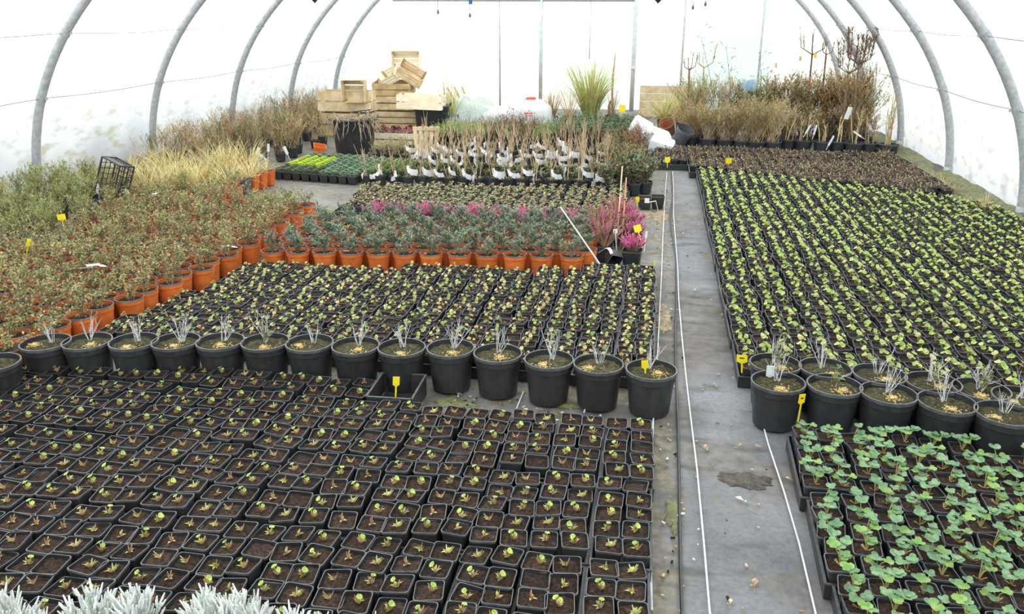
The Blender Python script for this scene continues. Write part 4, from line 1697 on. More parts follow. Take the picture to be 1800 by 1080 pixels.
tw_me = [twigs(900 + i, 0.34 + 0.06 * (i % 3), 3 + i % 3).mesh('twigs') for i in range(8)]
lb_me = [loop_label(930 + i).mesh('hanging_label') for i in range(8)]
tw_rows = [(8.2, -2.93, -0.42, 18, 1.0), (8.95, -2.6, -0.5, 17, 1.0), (9.5, -2.9, -0.5, 17, 0.9), (10.0, -2.8, -0.6, 15, 0.4), (10.5, -2.6, -0.7, 12, 0.15)]
for j, (Y, xa_, xb_, n, pl) in enumerate(tw_rows):
    for i in range(n):
        x = xa_ + (xb_ - xa_) * i / (n - 1)
        parts = [('pot', tw_pot), ('soil', tw_soil), ('twigs', tw_me[R.randrange(8)])]
        lab = ('bare tan twigs with white label in black pot' if False else 'bare twigs')
        has = R.random() < pl
        if has:
            parts.append(('hanging_label', lb_me[R.randrange(8)]))
            if R.random() < 0.5:
                parts.append(('hanging_label', lb_me[R.randrange(8)]))
        make('twig_plant', 'pot of bare tan twigs %s, %s row back, %s from sedum side' % ('with white label' if has else 'without label', ordn(j + 1), ordn(i + 1)), 'potted plant',
             parts, (x + R.uniform(-.012, .012), Y + 0.06 * x * 0.3 + R.uniform(-.02, .02), 0.002), R.uniform(-1.3, 1.3), 'bare twig plants in black pots', s=R.uniform(0.95, 1.15))

# low leafy pots between first and second row
low_me = []
for i in range(4):
    b = MB()
    b.add(round_pot(0.055, 0.09, 'black_plastic', 'black_plastic', 12, 0.006, 0.8))
    b.add(disc_soil(0.05, 0.08, 'peat', i, 10))
    b.add(shrub(950 + i, 0.1, 0.05, 8, 8, 0.025, 0.014, ['brown_stem'], ['shrub_green', 'dull_leaf', 'shrub_olive'], 0.08, 0.8, 0.0016))
    low_me.append(b.mesh('low_plant'))
for j, Y in enumerate((8.42, 8.6, 8.76)):
    for i in range(17):
        x = -2.9 + i * 0.148 + (0.05 if j % 2 else 0)
        tag(obj('low_leafy_pot', low_me[R.randrange(4)], loc=(x, Y + R.uniform(-.01, .01), 0.002), rot=(0, 0, R.random() * 6)),
            'low leafy pot between labelled twig rows, %s line, %s from sedum side' % (ordn(j + 1), ordn(i + 1)), 'potted plant', 'low leafy pots between the twig rows')


# ------------------------------------------------------------------ sedum pots
def cushion(seed, m, n=26, hh=0.035, rad=0.05, z=0.075):
    r = random.Random(seed)
    b = MB()
    for i in range(n):
        a, u = r.random() * 2 * PI, r.random() ** 0.5
        p = Vector((math.cos(a) * rad * u, math.sin(a) * rad * u, z + hh * (1 - u * u * 0.7)))
        b.tube([(p.x * 0.6, p.y * 0.6, z - 0.01), p], 0.0018, m[0], 3, False)
        for k in range(4):
            aa = k * PI / 2 + a
            b.leaf(p, (math.cos(aa), math.sin(aa), 0.7), (0, 0, 1), 0.016, 0.01, r.choice(m), 0.1)
    return b


sq_s = square_pot(0.054, 0.085)
kinds = {'lime': ['sedum_lime'], 'blue': ['sedum_blue', 'sedum_blue', 'grey_green'], 'green': ['sedum_green', 'shrub_green'], 'grey': ['grey_green', 'shrub_green']}
ced = {}
for k, mm in kinds.items():
    ced[k] = []
    for i in range(3):
        b = MB()
        b.add(sq_s)
        b.add(square_soil(0.049, 0.076, i, 2))
        b.add(cushion(980 + i, mm, 34, 0.045))
        ced[k].append(b.mesh('sedum'))
for j in range(10):
    for i in range(13):
        x = -4.0 + i * 0.112
        y = 8.36 + j * 0.112 - 0.02 * i
        q = px((x, y, 0.1))
        if x > -3.02 + 0.02 * j and y < 8.45:
            continue
        k = 'grey' if (j < 3 and i < 5) else ('lime' if (i < 4 and j < 8) else ('blue' if i < 9 else 'green'))
        nm = {'grey': 'dark grey-green', 'lime': 'bright lime', 'blue': 'blue-green', 'green': 'mid green'}[k]
        tag(obj('sedum_pot', ced[k][(i + j) % 3], loc=(x, y, 0.002), rot=(0, 0, 0)), '%s sedum cushion in black pot, %s row, %s from straw grasses' % (nm, ordn(j + 1), ordn(i + 1)), 'potted plant', 'sedum cushions in small black pots')

# ------------------------------------------------------------------ straw grasses, square orange pots, herb mass
sqo = square_pot(0.075, 0.15)


def recol(mb, a, c):
    o = MB()
    o.v, o.f = mb.v, mb.f
    o.m = [c if x == a else x for x in mb.m]
    return o


sqo_or = recol(recol(sqo, 'black_plastic', 'orange_plastic'), 'rim_plastic', 'orange_plastic').mesh('pot')
sqo_gr = recol(recol(sqo, 'black_plastic', 'grey_plastic'), 'rim_plastic', 'grey_plastic').mesh('pot')
sqo_bk = sqo.mesh('pot')
sq_soil = square_soil(0.068, 0.14, 3).mesh('soil', True)
gr_me = [spiky(1000 + i, 0.34, 70, 0.006, ['straw', 'straw', 'straw_brown', 'straw'], 0.1, 0.12, 1.0, 0.9, 5, 0.05).mesh('dry_blades') for i in range(5)]
thin_me = [spiky(1020 + i, 0.24, 16, 0.006, ['straw', 'olive_grass'], 0.1, 0.14, 0.8, 1.1, 5, 0.03).mesh('dry_blades') for i in range(3)]
SG = 'square pots of dry grasses at the bed edge'
for i, (x, y, me, gm, lab) in enumerate([
        (371, 366, sqo_or, thin_me[0], 'square orange pot nearest in the grass row, green mossy top'),
        (383, 356, sqo_bk, thin_me[1], 'black square pot between orange ones in the grass row'),
        (405, 352, sqo_or, gr_me[0], 'square orange pot with teal tag and straw grass'),
        (426, 345, sqo_gr, thin_me[2], 'grey square pot between the orange grass pots'),
        (441, 339, sqo_or, gr_me[1], 'square orange pot just past the grey one'),
        (456, 333, sqo_or, thin_me[0], 'square orange pot second past the grey one'),
        (470, 328, sqo_or, thin_me[1], 'square orange pot last in row before the sedums')]):
    p = at(x, y, 0)
    make('grass_pot', lab, 'potted plant', [('pot', me), ('soil', sq_soil), ('dry_blades', gm)], (p.x - 0.03, p.y + 0.09, 0.002), 0.15 + R.uniform(-.1, .1), SG)
clumps = [(262, 350), (290, 345), (318, 343), (345, 338), (300, 330), (330, 325), (360, 325), (385, 318), (275, 335), (250, 325), (315, 315), (345, 308), (372, 304),
          (400, 315), (420, 308), (440, 300), (395, 300), (230, 330), (440, 318), (290, 310)]
cl_me = [spiky(1040 + i, 0.42, 110, 0.007, ['straw', 'straw', 'straw', 'straw_brown', 'olive_grass'], 0.12, 0.1, 0.95, 0.9, 6, 0.06).mesh('dry_blades') for i in range(5)]
rp_me = round_pot(0.075, 0.12, 'black_plastic', 'rim_plastic', 20, 0.007, 0.8).mesh('pot')
rp_soil = disc_soil(0.07, 0.105, 'peat', 1, 14).mesh('soil', True)
for i, (x, y) in enumerate(clumps):
    p = at(x, y + 14, 0)
    if not free(p.x, p.y, 0.07):
        p = p + Vector((-0.09, 0.12, 0))
    side = ['nearest the black crate', 'behind the orange pots', 'by the film', 'mid clump', 'by the sedums'][i % 5]
    make('straw_grass', 'straw-yellow grass clump in black pot, %s counted from the black crate side' % ordn(1 + sorted(clumps).index((x, y))), 'potted grass',
         [('pot', rp_me), ('soil', rp_soil), ('dry_blades', cl_me[i % 5])], (p.x, p.y, 0.002), R.random() * 6, 'straw-yellow grass clumps', s=R.uniform(0.8, 1.1))
# white and teal labels in the grasses
for i, (x, y, rz_, tl, m_, lab) in enumerate([(448, 282, 0.2, 0.4, 'white_tag', 'white label with orange top among grasses'), (472, 281, 0.4, -0.9, 'white_tag', 'leaning white label in the grass bed'),
                                              (471, 276, -0.2, 0.15, 'white_tag', 'upright white label beyond the grasses'), (510, 280, 0.2, -0.35, 'white_tag', 'white label beside the lime sedums'),
                                              (414, 322, 0.3, -0.4, 'teal_tag', 'teal label hooked on an orange grass pot'), (175, 352, 0.1, 0.0, 'white_tag', 'white label beside the black crate'),
                                              (239, 362, 0.3, -0.4, 'white_tag', 'silvery label behind the shrub pots')]):
    plant_tag(x, y, 0.1, rz_, (0, tl), m_, lab, (0.035, 0.09), 0.08, group='labels among the straw grasses')

# green herbs along the film
hb_me = [shrub(1100 + i, 0.3, 0.13, 30, 26, 0.03, 0.008, ['petiole', 'dry_stem'], ['herb_green', 'herb_green', 'shrub_green', 'olive_grass'], 0.09, 0.8, 0.0018, 2, 0.1, 0.04).mesh('foliage') for i in range(5)]
hi = 0
for Y in (5.35, 5.65, 5.95, 6.25, 6.55, 6.85, 7.15):
    x = -4.45 - max(0, (Y - 5.35)) * 0.42 + (0.0 if Y < 5.6 else 0.05)
    while x > -5.95:
        if inview((x, Y, 0.25), 60, 40) and free(x, Y, 0.1):
            hi += 1
            make('herb_pot', 'bushy green herb between film and shrub pots, %s nearest' % ordn(hi), 'potted plant', [('pot', rp_me), ('soil', rp_soil), ('foliage', hb_me[R.randrange(5)])],
                 (x + R.uniform(-.03, .03), Y + R.uniform(-.03, .03), 0.002), R.random() * 6, 'bushy green herbs along the film', s=R.uniform(0.8, 1.05))
        x -= 0.27

# brown perennials behind, along the film
per_me = [shrub(1150 + i, 0.42, 0.16, 22, 14, 0.035, 0.009, ['dry_stem', 'straw_brown', 'brown_stem'], ms, 0.1, 0.8, 0.0024, 3, 0.15, 0.05).mesh('foliage')
          for i, ms in enumerate([['straw_brown', 'olive_foliage'], ['shrub_green', 'shrub_olive', 'straw_brown'], ['rusty_foliage', 'straw_brown'], ['olive_grass', 'herb_green', 'straw_brown'], ['straw_brown', 'straw'], ['shrub_green', 'herb_green']])]
plook = ['straw-brown', 'dull green', 'rusty brown', 'yellow-green', 'tan', 'dark green']
cells = []
for Y in np.arange(8.7, 13.6, 0.34):
    x = -5.75
    xr = -4.25 if Y > 9.3 else -5.0
    while x < xr:
        cells.append((x, float(Y)))
        x += 0.32
pc = 0
for x, Y in cells:
    if (px((x, Y, 0.3))[0] > 575 and Y < 12) or not free(x, Y, 0.12) or (Y > 11.4 and x > -5.05):
        continue
    pc += 1
    k = R.randrange(6)
    rw = int(round((Y - 8.7) / 0.34)) + 1
    cl_ = int(round((x + 5.75) / 0.32)) + 1
    make('perennial_pot', '%s perennial by the film, %s row towards crates, %s from film' % (plook[k], ordn(rw), ordn(cl_)), 'potted plant', [('pot', rp_me), ('soil', rp_soil), ('foliage', per_me[k])],
         (x + R.uniform(-.05, .05), Y + R.uniform(-.05, .05), 0.002), R.random() * 6, 'dry perennials along the film', s=R.uniform(0.75, 1.1))

# brown-green filler plants behind the shrub pots, round the black crate
nf = 0
for j in range(4):
    for i in range(10):
        x, y = -4.85 + i * 0.17 + (0.08 if j % 2 else 0), 6.72 + j * 0.155
        if x > -3.75 or not free(x, y, 0.082) or x < -4.62 - 0.42 * (y - 5.95):
            continue
        nf += 1
        k = R.randrange(15)
        make('shrub_pot', 'orange pot of brown-green shrublet near the black crate, %s counted from the herbs' % ordn(nf), 'potted plant',
             [('pot', or_pot), ('soil', or_soil[k % 3]), ('shrub', sp_me[k])], (x, y, 0.002), R.random() * 6, 'orange shrub pots near the black crate')


# black plastic crate on its side
def lattice_crate(W, D, H, m):
    fr = MB()
    t = 0.012
    for x in (-W / 2, W / 2):
        for y in (-D / 2, D / 2):
            fr.box((x, y, H / 2), (t, t, H), m)
    for z in (0, H):
        for y in (-D / 2, D / 2):
            fr.box((0, y, z), (W, t, t), m)
        for x in (-W / 2, W / 2):
            fr.box((x, 0, z), (t, D, t), m)
    sides = []
    for ax in ('x', 'y'):
        for s_ in (-1, 1):
            b = MB()
            ln = W if ax == 'y' else D
            n = int(ln / 0.045)
            for k in range(1, n):
                o = -ln / 2 + ln * k / n
                if ax == 'y':
                    b.box((o, s_ * D / 2, H / 2), (0.005, 0.004, H), m)
                else:
                    b.box((s_ * W / 2, o, H / 2), (0.004, 0.005, H), m)
            for z in (H * 0.33, H * 0.66):
                if ax == 'y':
                    b.box((0, s_ * D / 2, z), (W, 0.004, 0.006), m)
                else:
                    b.box((s_ * W / 2, 0, z), (0.004, D, 0.006), m)
            if ax == 'x':
                b.box((s_ * W / 2, 0, H - 0.04), (0.006, D, 0.06), m)
            sides.append(b)
    bt = MB()
    for k in range(1, 9):
        bt.box((-W / 2 + W * k / 9, 0, 0), (0.006, D, 0.005), m)
    for k in range(1, 7):
        bt.box((0, -D / 2 + D * k / 7, 0), (W, 0.006, 0.005), m)
    return fr, sides, bt


fr, sides, bt = lattice_crate(0.4, 0.23, 0.15, 'black_plastic')
p = at(200, 372, 0)
t = thing('plastic_crate', 'black lattice plastic crate tipped on end among the plants', 'crate')
ax_ = Vector((0.33, 0.12, 0.94)).normalized()
az_ = Vector((-0.3, -1.0, 0.15))
ay_ = az_.cross(ax_).normalized()
az_ = ax_.cross(ay_).normalized()
Mc = Matrix((ax_, ay_, az_)).transposed().to_4x4()
Mc.translation = Vector((p.x, p.y, 0.0)) + ax_ * 0.27
t.matrix_world = Mc
obj('frame', fr, t)
for s_ in sides:
    obj('side_panel', s_, t)
obj('bottom_grid', bt, t)


# ------------------------------------------------------------------ wooden crates
def wood_crate(W, D, H, m, boards=3, gapf=0.2, open_m='crate_dark'):
    """slatted fruit crate: two long sides, two ends, base slats, four corner posts; opening upwards"""
    parts = []
    t = 0.008
    bh = H / (boards + (boards - 1) * gapf)
    for s_ in (-1, 1):
        b = MB()
        for k in range(boards):
            z = bh / 2 + k * bh * (1 + gapf)
            b.box((0, s_ * (D / 2), z), (W, t, bh), m)
        parts.append(('side_panel', b))
        b = MB()
        for k in range(boards):
            z = bh / 2 + k * bh * (1 + gapf)
            b.box((s_ * (W / 2 - t / 2), 0, z), (t, D - t, bh), m)
        parts.append(('end_panel', b))
    b = MB()
    for k in range(4):
        b.box((0, -D / 2 + D * (k + 0.5) / 4, t / 2), (W - 2 * t, D / 4 * 0.8, t), m)
    parts.append(('base_panel', b))
    for sx in (-1, 1):
        for sy in (-1, 1):
            b = MB()
            b.box((sx * (W / 2 - 0.022), sy * (D / 2 - 0.016), H / 2 + 0.012), (0.026, 0.022, H + 0.02), open_m)
            parts.append(('corner_post', b))
    return parts


def place_crate(x, y, z, W, D, H, m, rot, label, boards=3, base=None):
    t = thing('wooden_crate', label, 'crate', (x, y, z), 0, 'wooden fruit crates stacked by the end wall')
    t.rotation_euler = Euler(rot)
    for n, b in wood_crate(W, D, H, m, boards):
        obj(n, b, t)
    return t


def rect(x0, x1, yt, yb, Y):
    a, c = atY(x0, yb, Y), atY(x1, yt, Y)
    return (a.x + c.x) / 2, a.z, c.x - a.x, c.z - a.z


cx, cz, cw, ch = rect(563, 648, 188, 226, 11.6)
place_crate(cx, 11.75, 0.002, cw, 0.32, ch, 'crate_dark', (0, 0, 0.03), 'weathered wooden crate at the bottom of the stack behind a tub', 2)
place_crate(cx, 11.75, ch + 0.028, cw + 0.02, 0.32, 0.28, 'crate_wood', (0, 0, -0.02), 'wide wooden crate with knotty boards atop the stack beside the film', 2)
z2 = ch + 0.028 + 0.28
x2 = rect(612, 654, 120, 155, 11.8)[0]
place_crate(x2, 11.6, z2 + 0.02, 0.33, 0.3, 0.16, 'crate_wood', (PI / 2, 0, 0.05), 'wooden crate standing on end, highest on the stack beside film', 2)
cx, cz, cw, ch = rect(652, 724, 200, 232, 12.3)
place_crate(cx, 12.62, 0.002, cw, 0.34, 0.26, 'crate_wood', (0, 0, 0.02), 'wooden crate at the floor between the two black tubs', 3)
place_crate(cx + 0.01, 12.62, 0.29, cw * 0.98, 0.34, 0.2, 'crate_wood', (0, 0, -0.03), 'wooden crate in the middle of the central stack', 2)
place_crate(cx - 0.03, 12.62, 0.52, cw * 0.9, 0.34, 0.18, 'crate_dark', (0.12, 0, 0.05), 'darker wooden crate upper in the central stack', 2)
place_crate(cx + 0.22, 12.6, 0.77, 0.42, 0.3, 0.14, 'crate_wood', (0.5, 0.55, 0.3), 'wooden crate tilted corner up on the central stack', 3)
place_crate(cx - 0.02, 12.55, 0.74, 0.3, 0.26, 0.13, 'crate_pale', (0.6, -0.45, -0.2), 'pale wooden crate lying slanted on the central stack', 3)
place_crate(cx + 0.1, 12.95, 0.95, 0.44, 0.3, 0.2, 'crate_pale', (PI / 2 - 0.25, 0.0, 0.12), 'pale slatted crate leaning highest on the central stack', 3)
cx3, cz3, cw3, ch3 = rect(702, 778, 163, 190, 12.1)
place_crate(cx3, 12.12, cz3, cw3, 0.36, 0.2, 'crate_pale', (0, 0.03, 0.06), 'pale slatted crate resting on the rear black tub', 2)
# low crate with red foliage plants in front
cx4, cz4, cw4, ch4 = rect(652, 742, 232, 262, 10.7)
place_crate(cx4, 10.95, 0.002, cw4, 0.36, 0.17, 'crate_pale', (0, 0, -0.03), 'low pale crate holding red-leaved plants before the stack', 2)
b = MB()
for k in range(5):
    b.box((0, 0, 0), (0.045, 0.012, 0.36), 'crate_wood', Matrix.Translation((k * 0.06 - 0.12, 0.01 * k, 0.21)) @ Euler((-0.12, 0.1 * (k - 2) * 0.6, 0)).to_matrix().to_4x4())
b.box((0, 0.02, 0.36), (0.3, 0.012, 0.04), 'crate_wood')
b.box((0, 0.02, 0.08), (0.3, 0.012, 0.04), 'crate_wood')
p = at(738, 286, 0)
tag(obj('crate_panel', b, loc=(p.x, p.y + 0.3, 0.0), rot=(0, 0, 0.1)), 'broken pale slatted crate panel standing behind the twig pots', 'crate panel')


def heuchera(seed, ms=('heuchera_red',)):
    r = random.Random(seed)
    b = MB()
    for i in range(16):
        a, u = r.random() * 2 * PI, r.uniform(0.2, 1)
        q = Vector((math.cos(a) * 0.1 * u, math.sin(a) * 0.1 * u, 0.1 + 0.13 * (1.1 - u * 0.6)))
        b.tube([(0, 0, 0.1), q], 0.002, 'heuchera_red', 3, False)
        b.round_leaf(q, (math.cos(a) * 0.6, math.sin(a) * 0.6 - 0.4, 1), r.uniform(0.025, 0.04), r.choice(ms), r, 5, 0.2, 10)
    return b


he_me = [heuchera(1200 + i).mesh('red_leaves') for i in range(3)]
for i in range(8):
    make('heuchera_pot', 'dark red leafed plant in the low pale crate, %s from the front tub' % ordn(i + 1), 'potted plant',
         [('pot', tw_pot), ('soil', tw_soil), ('red_leaves', he_me[i % 3])], (cx4 - cw4 / 2 + 0.08 + (i % 4) * (cw4 - 0.16) / 3, 10.88 + 0.15 * (i // 4), 0.015), R.random() * 6, 'dark red leafed plants in the crate')


# black tubs
def tub(x, y, r, h, label, roots=False, seed=0):
    t = thing('plant_tub', label, 'tub', (x, y, 0.0), 0.4)
    obj('tub_body', round_pot(r, h, 'tub_plastic', 'tub_plastic', 40, 0.03, 0.82), t, True)
    obj('soil', disc_soil(r * 0.95, h - 0.05, 'compost_moss', seed, 26, 0.03), t, True)
    for s_ in (-1, 1):
        b = MB()
        b.tube([(s_ * r, -0.06, h - 0.02), (s_ * (r + 0.03), -0.03, h + 0.02), (s_ * (r + 0.03), 0.03, h + 0.02), (s_ * r, 0.06, h - 0.02)], 0.009, 'black_plastic', 6)
        obj('handle', b, t, True)
    if roots:
        r_ = random.Random(5)
        b = MB()
        for i in range(70):
            a = r_.uniform(PI * 0.8, PI * 2.1)
            rr_ = r * r_.uniform(0.5, 1.02)
            p = Vector((math.cos(a) * rr_, math.sin(a) * rr_, h + 0.01))
            L = r_.uniform(0.06, 0.28)
            pts = [p, p + Vector((math.cos(a) * 0.05, math.sin(a) * 0.05, r_.uniform(0.0, 0.05)))]
            e = Vector((math.cos(a) * (r + 0.035), math.sin(a) * (r + 0.035), h - L * 0.5))
            pts += [e, e + Vector((r_.uniform(-.05, .05), -0.01, -L * 0.5))]
            b.tube(pts, [0.004, 0.0035, 0.003, 0.0015], 'root_brown', 4)
        for i in range(90):
            a = r_.random() * 2 * PI
            rr_ = r * r_.random()
            p = Vector((math.cos(a) * rr_, math.sin(a) * rr_, h - 0.03))
            b.tube([p, p + Vector((r_.uniform(-.12, .12), r_.uniform(-.12, .12), r_.uniform(0.02, 0.09))), p + Vector((r_.uniform(-.2, .2), r_.uniform(-.15, .15), r_.uniform(0.0, 0.05)))], 0.003, 'root_brown', 4)
        obj('pulled_roots', b, t)
    return t


pa = at(622, 270, 0)
tub(pa.x - 0.04, pa.y + 0.16, 0.29, 0.43, 'large black tub overhung with pulled roots before the crates', True, 1)
pb = at(752, 236, 0)
tb = tub(pb.x, pb.y + 0.25, 0.27, 0.4, 'large black tub under a pale crate, farther back', False, 2)
# crate slung inside first tub: dark plastic carrier
b = MB()
for k in range(5):
    b.box((k * 0.05 - 0.1, 0, 0.05), (0.006, 0.02, 0.1), 'black_plastic')
b.box((0, 0, 0.1), (0.26, 0.02, 0.012), 'black_plastic')
b.box((0, 0, 0.0), (0.26, 0.02, 0.012), 'black_plastic')
b.box((0, 0.12, 0.0), (0.26, 0.24, 0.006), 'black_plastic')
tag(obj('pot_carrier', b, loc=(pa.x + 0.09, pa.y + 0.16, 0.42), rot=(0, -0.12, 0.1)), 'black slotted pot carrier dropped in the front tub', 'pot carrier')

# orange pot lying by the tub
p = at(562, 280, 0)
make('tipped_pot', 'orange pot standing slanted beside the front black tub', 'pot', [('pot', sqo_or)], (p.x - 0.04, p.y + 0.05, 0.02), 0.5, None, (0.25, 0.2))

# film heap behind and white tank
b = MB()
nn = 18
for j in range(nn + 1):
    for i in range(nn + 1):
        u, v = i / nn - 0.5, j / nn - 0.5
        hgt = max(0, 1 - (u * u + v * v) * 4.2) ** 0.6
        b.v.append((u * 1.25, v * 0.6, hgt * 0.42 * (1 + 0.35 * noise.noise(Vector((u * 7, v * 7, 2))))))
for j in range(nn):
    for i in range(nn):
        a = j * (nn + 1) + i
        b.face((a, a + 1, a + nn + 2, a + nn + 1), 'silver_green')
p = at(815, 226, 0)
tag(obj('folded_fleece', b, smooth=True, loc=(p.x, p.y + 0.4, 0)), 'heap of pale greenish crop cover between tub and tank', 'crop cover')
b = MB()
pl = at(760, 236, 0)
for k in range(3):
    b.box((0, 0, 0), (0.02, 0.05, 0.62), 'straw', Matrix.Translation((k * 0.09, 0.02 * k, 0.28)) @ Euler((0.1, -0.5 + 0.1 * k, 0)).to_matrix().to_4x4())
tag(obj('wood_slat', b, loc=(p.x - 0.28, p.y + 0.75, 0)), 'pale slats leaning behind the crop cover heap', 'slats', None, 'stuff')

p = at(934, 230, 0)
tx_, ty_ = p.x, p.y + 0.2
t = thing('liquid_tank', 'white translucent plastic tank with red cap by the door', 'tank', (tx_, ty_, 0.0), 0.1)
b = MB()
b.loft([rsq(0.26, 0.09, 0.0, 4), rsq(0.29, 0.1, 0.03, 4), rsq(0.29, 0.1, 0.3, 4), rsq(0.27, 0.1, 0.37, 4), rsq(0.17, 0.1, 0.43, 4), rsq(0.09, 0.08, 0.45, 4), rsq(0.001, 0.0005, 0.452, 4)],
       ['white_plastic'] * 6, 'white_plastic')
obj('tank_body', b, t, True)
b = MB()
b.lathe([(0.001, 0.44), (0.075, 0.44), (0.08, 0.46), (0.07, 0.48), (0.001, 0.485)], 20, 'red_plastic', (-0.04, 0, 0))
obj('screw_cap', b, t, True)
b = MB()
for k, (wd, zc) in enumerate(((0.12, 0.27), (0.1, 0.235))):
    for q in range(4):
        b.box((-0.1 + q * wd / 4, -0.291, zc), (wd / 5.2, 0.004, 0.022), 'red_plastic')
obj('red_print', b, t)
b = MB()
b.loft([rsq(0.22, 0.06, 0.0, 3), rsq(0.25, 0.06, 0.03, 3), rsq(0.24, 0.06, 0.2, 3), rsq(0.12, 0.06, 0.3, 3), rsq(0.001, 0.0005, 0.31, 3)], ['white_plastic'] * 4, 'white_plastic')
tag(obj('canister', b, smooth=True, loc=(tx_ - 0.6, ty_ + 0.3, 0)), 'blank white canister beside the red-capped tank', 'canister')

# small twiggy reddish shrubs, grey lavender, green rows before the tank
rt_me = [shrub(1300 + i, 0.34, 0.12, 16, 14, 0.022, 0.012, ['brown_stem', 'shrub_red'], ['heuchera_red', 'shrub_red', 'brown_stem'], 0.1, 0.8, 0.0026, 3, 0.3, 0.03).mesh('foliage') for i in range(3)]
for i, (x, y) in enumerate([(862, 258), (880, 262), (900, 256), (918, 260), (938, 254), (890, 248), (912, 247), (1112, 288), (1125, 284), (1100, 280), (1118, 272)]):
    p = at(x, y, 0)
    make('berry_shrub', ('twiggy dark red shrub before the white tank, %s from the tub side' % ordn(i + 1)) if i < 7 else ('reddish shrub beside the white foam slabs, %s counted inward' % ordn(i - 6)), 'potted plant',
         [('pot', tw_pot), ('soil', tw_soil), ('foliage', rt_me[i % 3])], (p.x, p.y, 0.002), R.random() * 6, 'twiggy red shrubs')
lv_me = [spiky(1320 + i, 0.2, 60, 0.007, ['silver_green', 'silver', 'grey_green'], 0.1, 0.08, 0.7, 0.2, 3, 0.05) for i in range(3)]
gn_me = [shrub(1330 + i, 0.15, 0.08, 20, 16, 0.022, 0.009, ['petiole'], ['sedum_green', 'herb_green', 'shrub_green'], 0.09, 0.9, 0.0015, 1, 0.1, 0.03) for i in range(3)]
dg_me = [shrub(1340 + i, 0.2, 0.1, 22, 16, 0.03, 0.013, ['brown_stem'], ['dark_green', 'shrub_green', 'dark_green'], 0.09, 0.9, 0.0018, 1, 0.1, 0.03) for i in range(3)]
tp = round_pot(0.062, 0.1, 'black_plastic', 'black_plastic', 12, 0.006, 0.8)


def onemesh(mb, nm):
    b = MB()
    b.add(tp)
    b.add(disc_soil(0.058, 0.09, 'peat', 1, 10))
    b.add(mb)
    return b.mesh(nm)


lv_one = [onemesh(x, 'lavender') for x in lv_me]
gn_one = [onemesh(x, 'green_tuft') for x in gn_me]
dg_one = [onemesh(x, 'evergreen') for x in dg_me]


def grid_things(name, meshes, x0, x1, y0, y1, dx, dy, fmt, cat, group, jit=0.015, ok=None):
    Y, rw = y0, 1
    while Y < y1:
        x, cl = x0 + (dx / 2 if rw % 2 == 0 else 0), 1
        while x < x1:
            if (ok is None or ok(x, Y)) and free(x, Y, 0.06):
                o = obj(name, meshes[R.randrange(len(meshes))], loc=(x + R.uniform(-jit, jit), Y + R.uniform(-jit, jit), 0.002), rot=(0, 0, R.random() * 6))
                tag(o, fmt % (ordn(rw), ordn(cl)), cat, group)
            x += dx
            cl += 1
        Y += dy
        rw += 1


grid_things('lavender_pot', lv_one, -3.0, -1.4, 12.1, 12.6, 0.135, 0.14, 'silvery lavender tuft before the tank, %s row, %s from the rear tub', 'potted plant', 'silvery lavender pots')
grid_things('green_tuft_pot', gn_one, -3.0, -1.35, 11.05, 11.9, 0.14, 0.15, 'bright green tuft behind the twig plants, %s row, %s from tubs', 'potted plant', 'bright green tuft pots')
grid_things('evergreen_pot', dg_one, -1.35, -0.2, 11.3, 12.7, 0.17, 0.18, 'dark evergreen tuft near the foam slabs, %s row, %s from lavenders', 'potted plant', 'dark evergreen pots')
grid_things('olive_herb_pot', [onemesh(shrub(1350 + i, 0.22, 0.09, 16, 14, 0.02, 0.01, ['brown_stem'], ['shrub_green', 'shrub_olive', 'straw_brown'], 0.09, 0.7, 0.0018, 2, 0.2, 0.03), 'herb') for i in range(3)],
            -0.62, -0.1, 8.7, 10.9, 0.16, 0.17, 'olive leafed herb pot by the path, %s row, %s inward to path', 'potted plant', 'olive herbs beside the path')
grid_things('small_herb_pot', [onemesh(shrub(1360 + i, 0.14, 0.08, 12, 10, 0.02, 0.01, ['dry_stem'], ['shrub_olive', 'straw_brown', 'herb_green'], 0.09, 0.9, 0.0018, 2, 0.2, 0.03), 'herb') for i in range(3)],
            -4.1, -2.95, 9.55, 10.35, 0.15, 0.17, 'small brown-green herb behind the sedums, %s row, %s from film', 'potted plant', 'brown-green herbs behind the sedums', ok=lambda x, y: math.hypot(x - pa.x, y - pa.y - 0.16) > 0.42 and not (abs(x - pa.x - 0.05) < 0.36 and y < pa.y + 0.1))

# dark green skimmia pots by the path
sk_me = [shrub(1380 + i, 0.24, 0.13, 20, 14, 0.05, 0.022, ['brown_stem'], ['dark_green', 'dark_green', 'shrub_green', 'heuchera_red'], 0.1, 0.9, 0.0025, 1, 0.2, 0.03).mesh('foliage') for i in range(3)]
for i, (x, y, lab) in enumerate([(1068, 348, 'dark green glossy shrub nearest the labelled twigs'), (1090, 345, 'dark green glossy shrub behind the bamboo cane'), (1112, 345, 'dark green glossy shrub between canes and path'),
                                 (1133, 342, 'dark green glossy shrub with reddish buds at the path'), (1100, 328, 'dark green glossy shrub in the second line'), (1125, 326, 'dark green shrub behind, closest to the path')]):
    p = at(x, y, 0)
    make('evergreen_shrub', lab, 'potted plant', [('pot', rp_me), ('soil', rp_soil), ('foliage', sk_me[i % 3])], (p.x, p.y + 0.06, 0.002), R.random() * 6, 'dark green shrubs by the path')
for i, (x, y, lab) in enumerate([(1132, 371, 'squat black square pot by the path with white tag'), (1155, 368, 'squat black square pot closest to the white line')]):
    p = at(x, y, 0)
    make('herb_pot', lab, 'potted plant', [('pot', hp_pot), ('soil', hp_soil)], (p.x, p.y + 0.06, 0.002), 0.1, 'black square pots on the path edge', s=1.1)
b = MB()
p = at(1139, 358, 0.12)
q = at(1157, 372, 0.0)
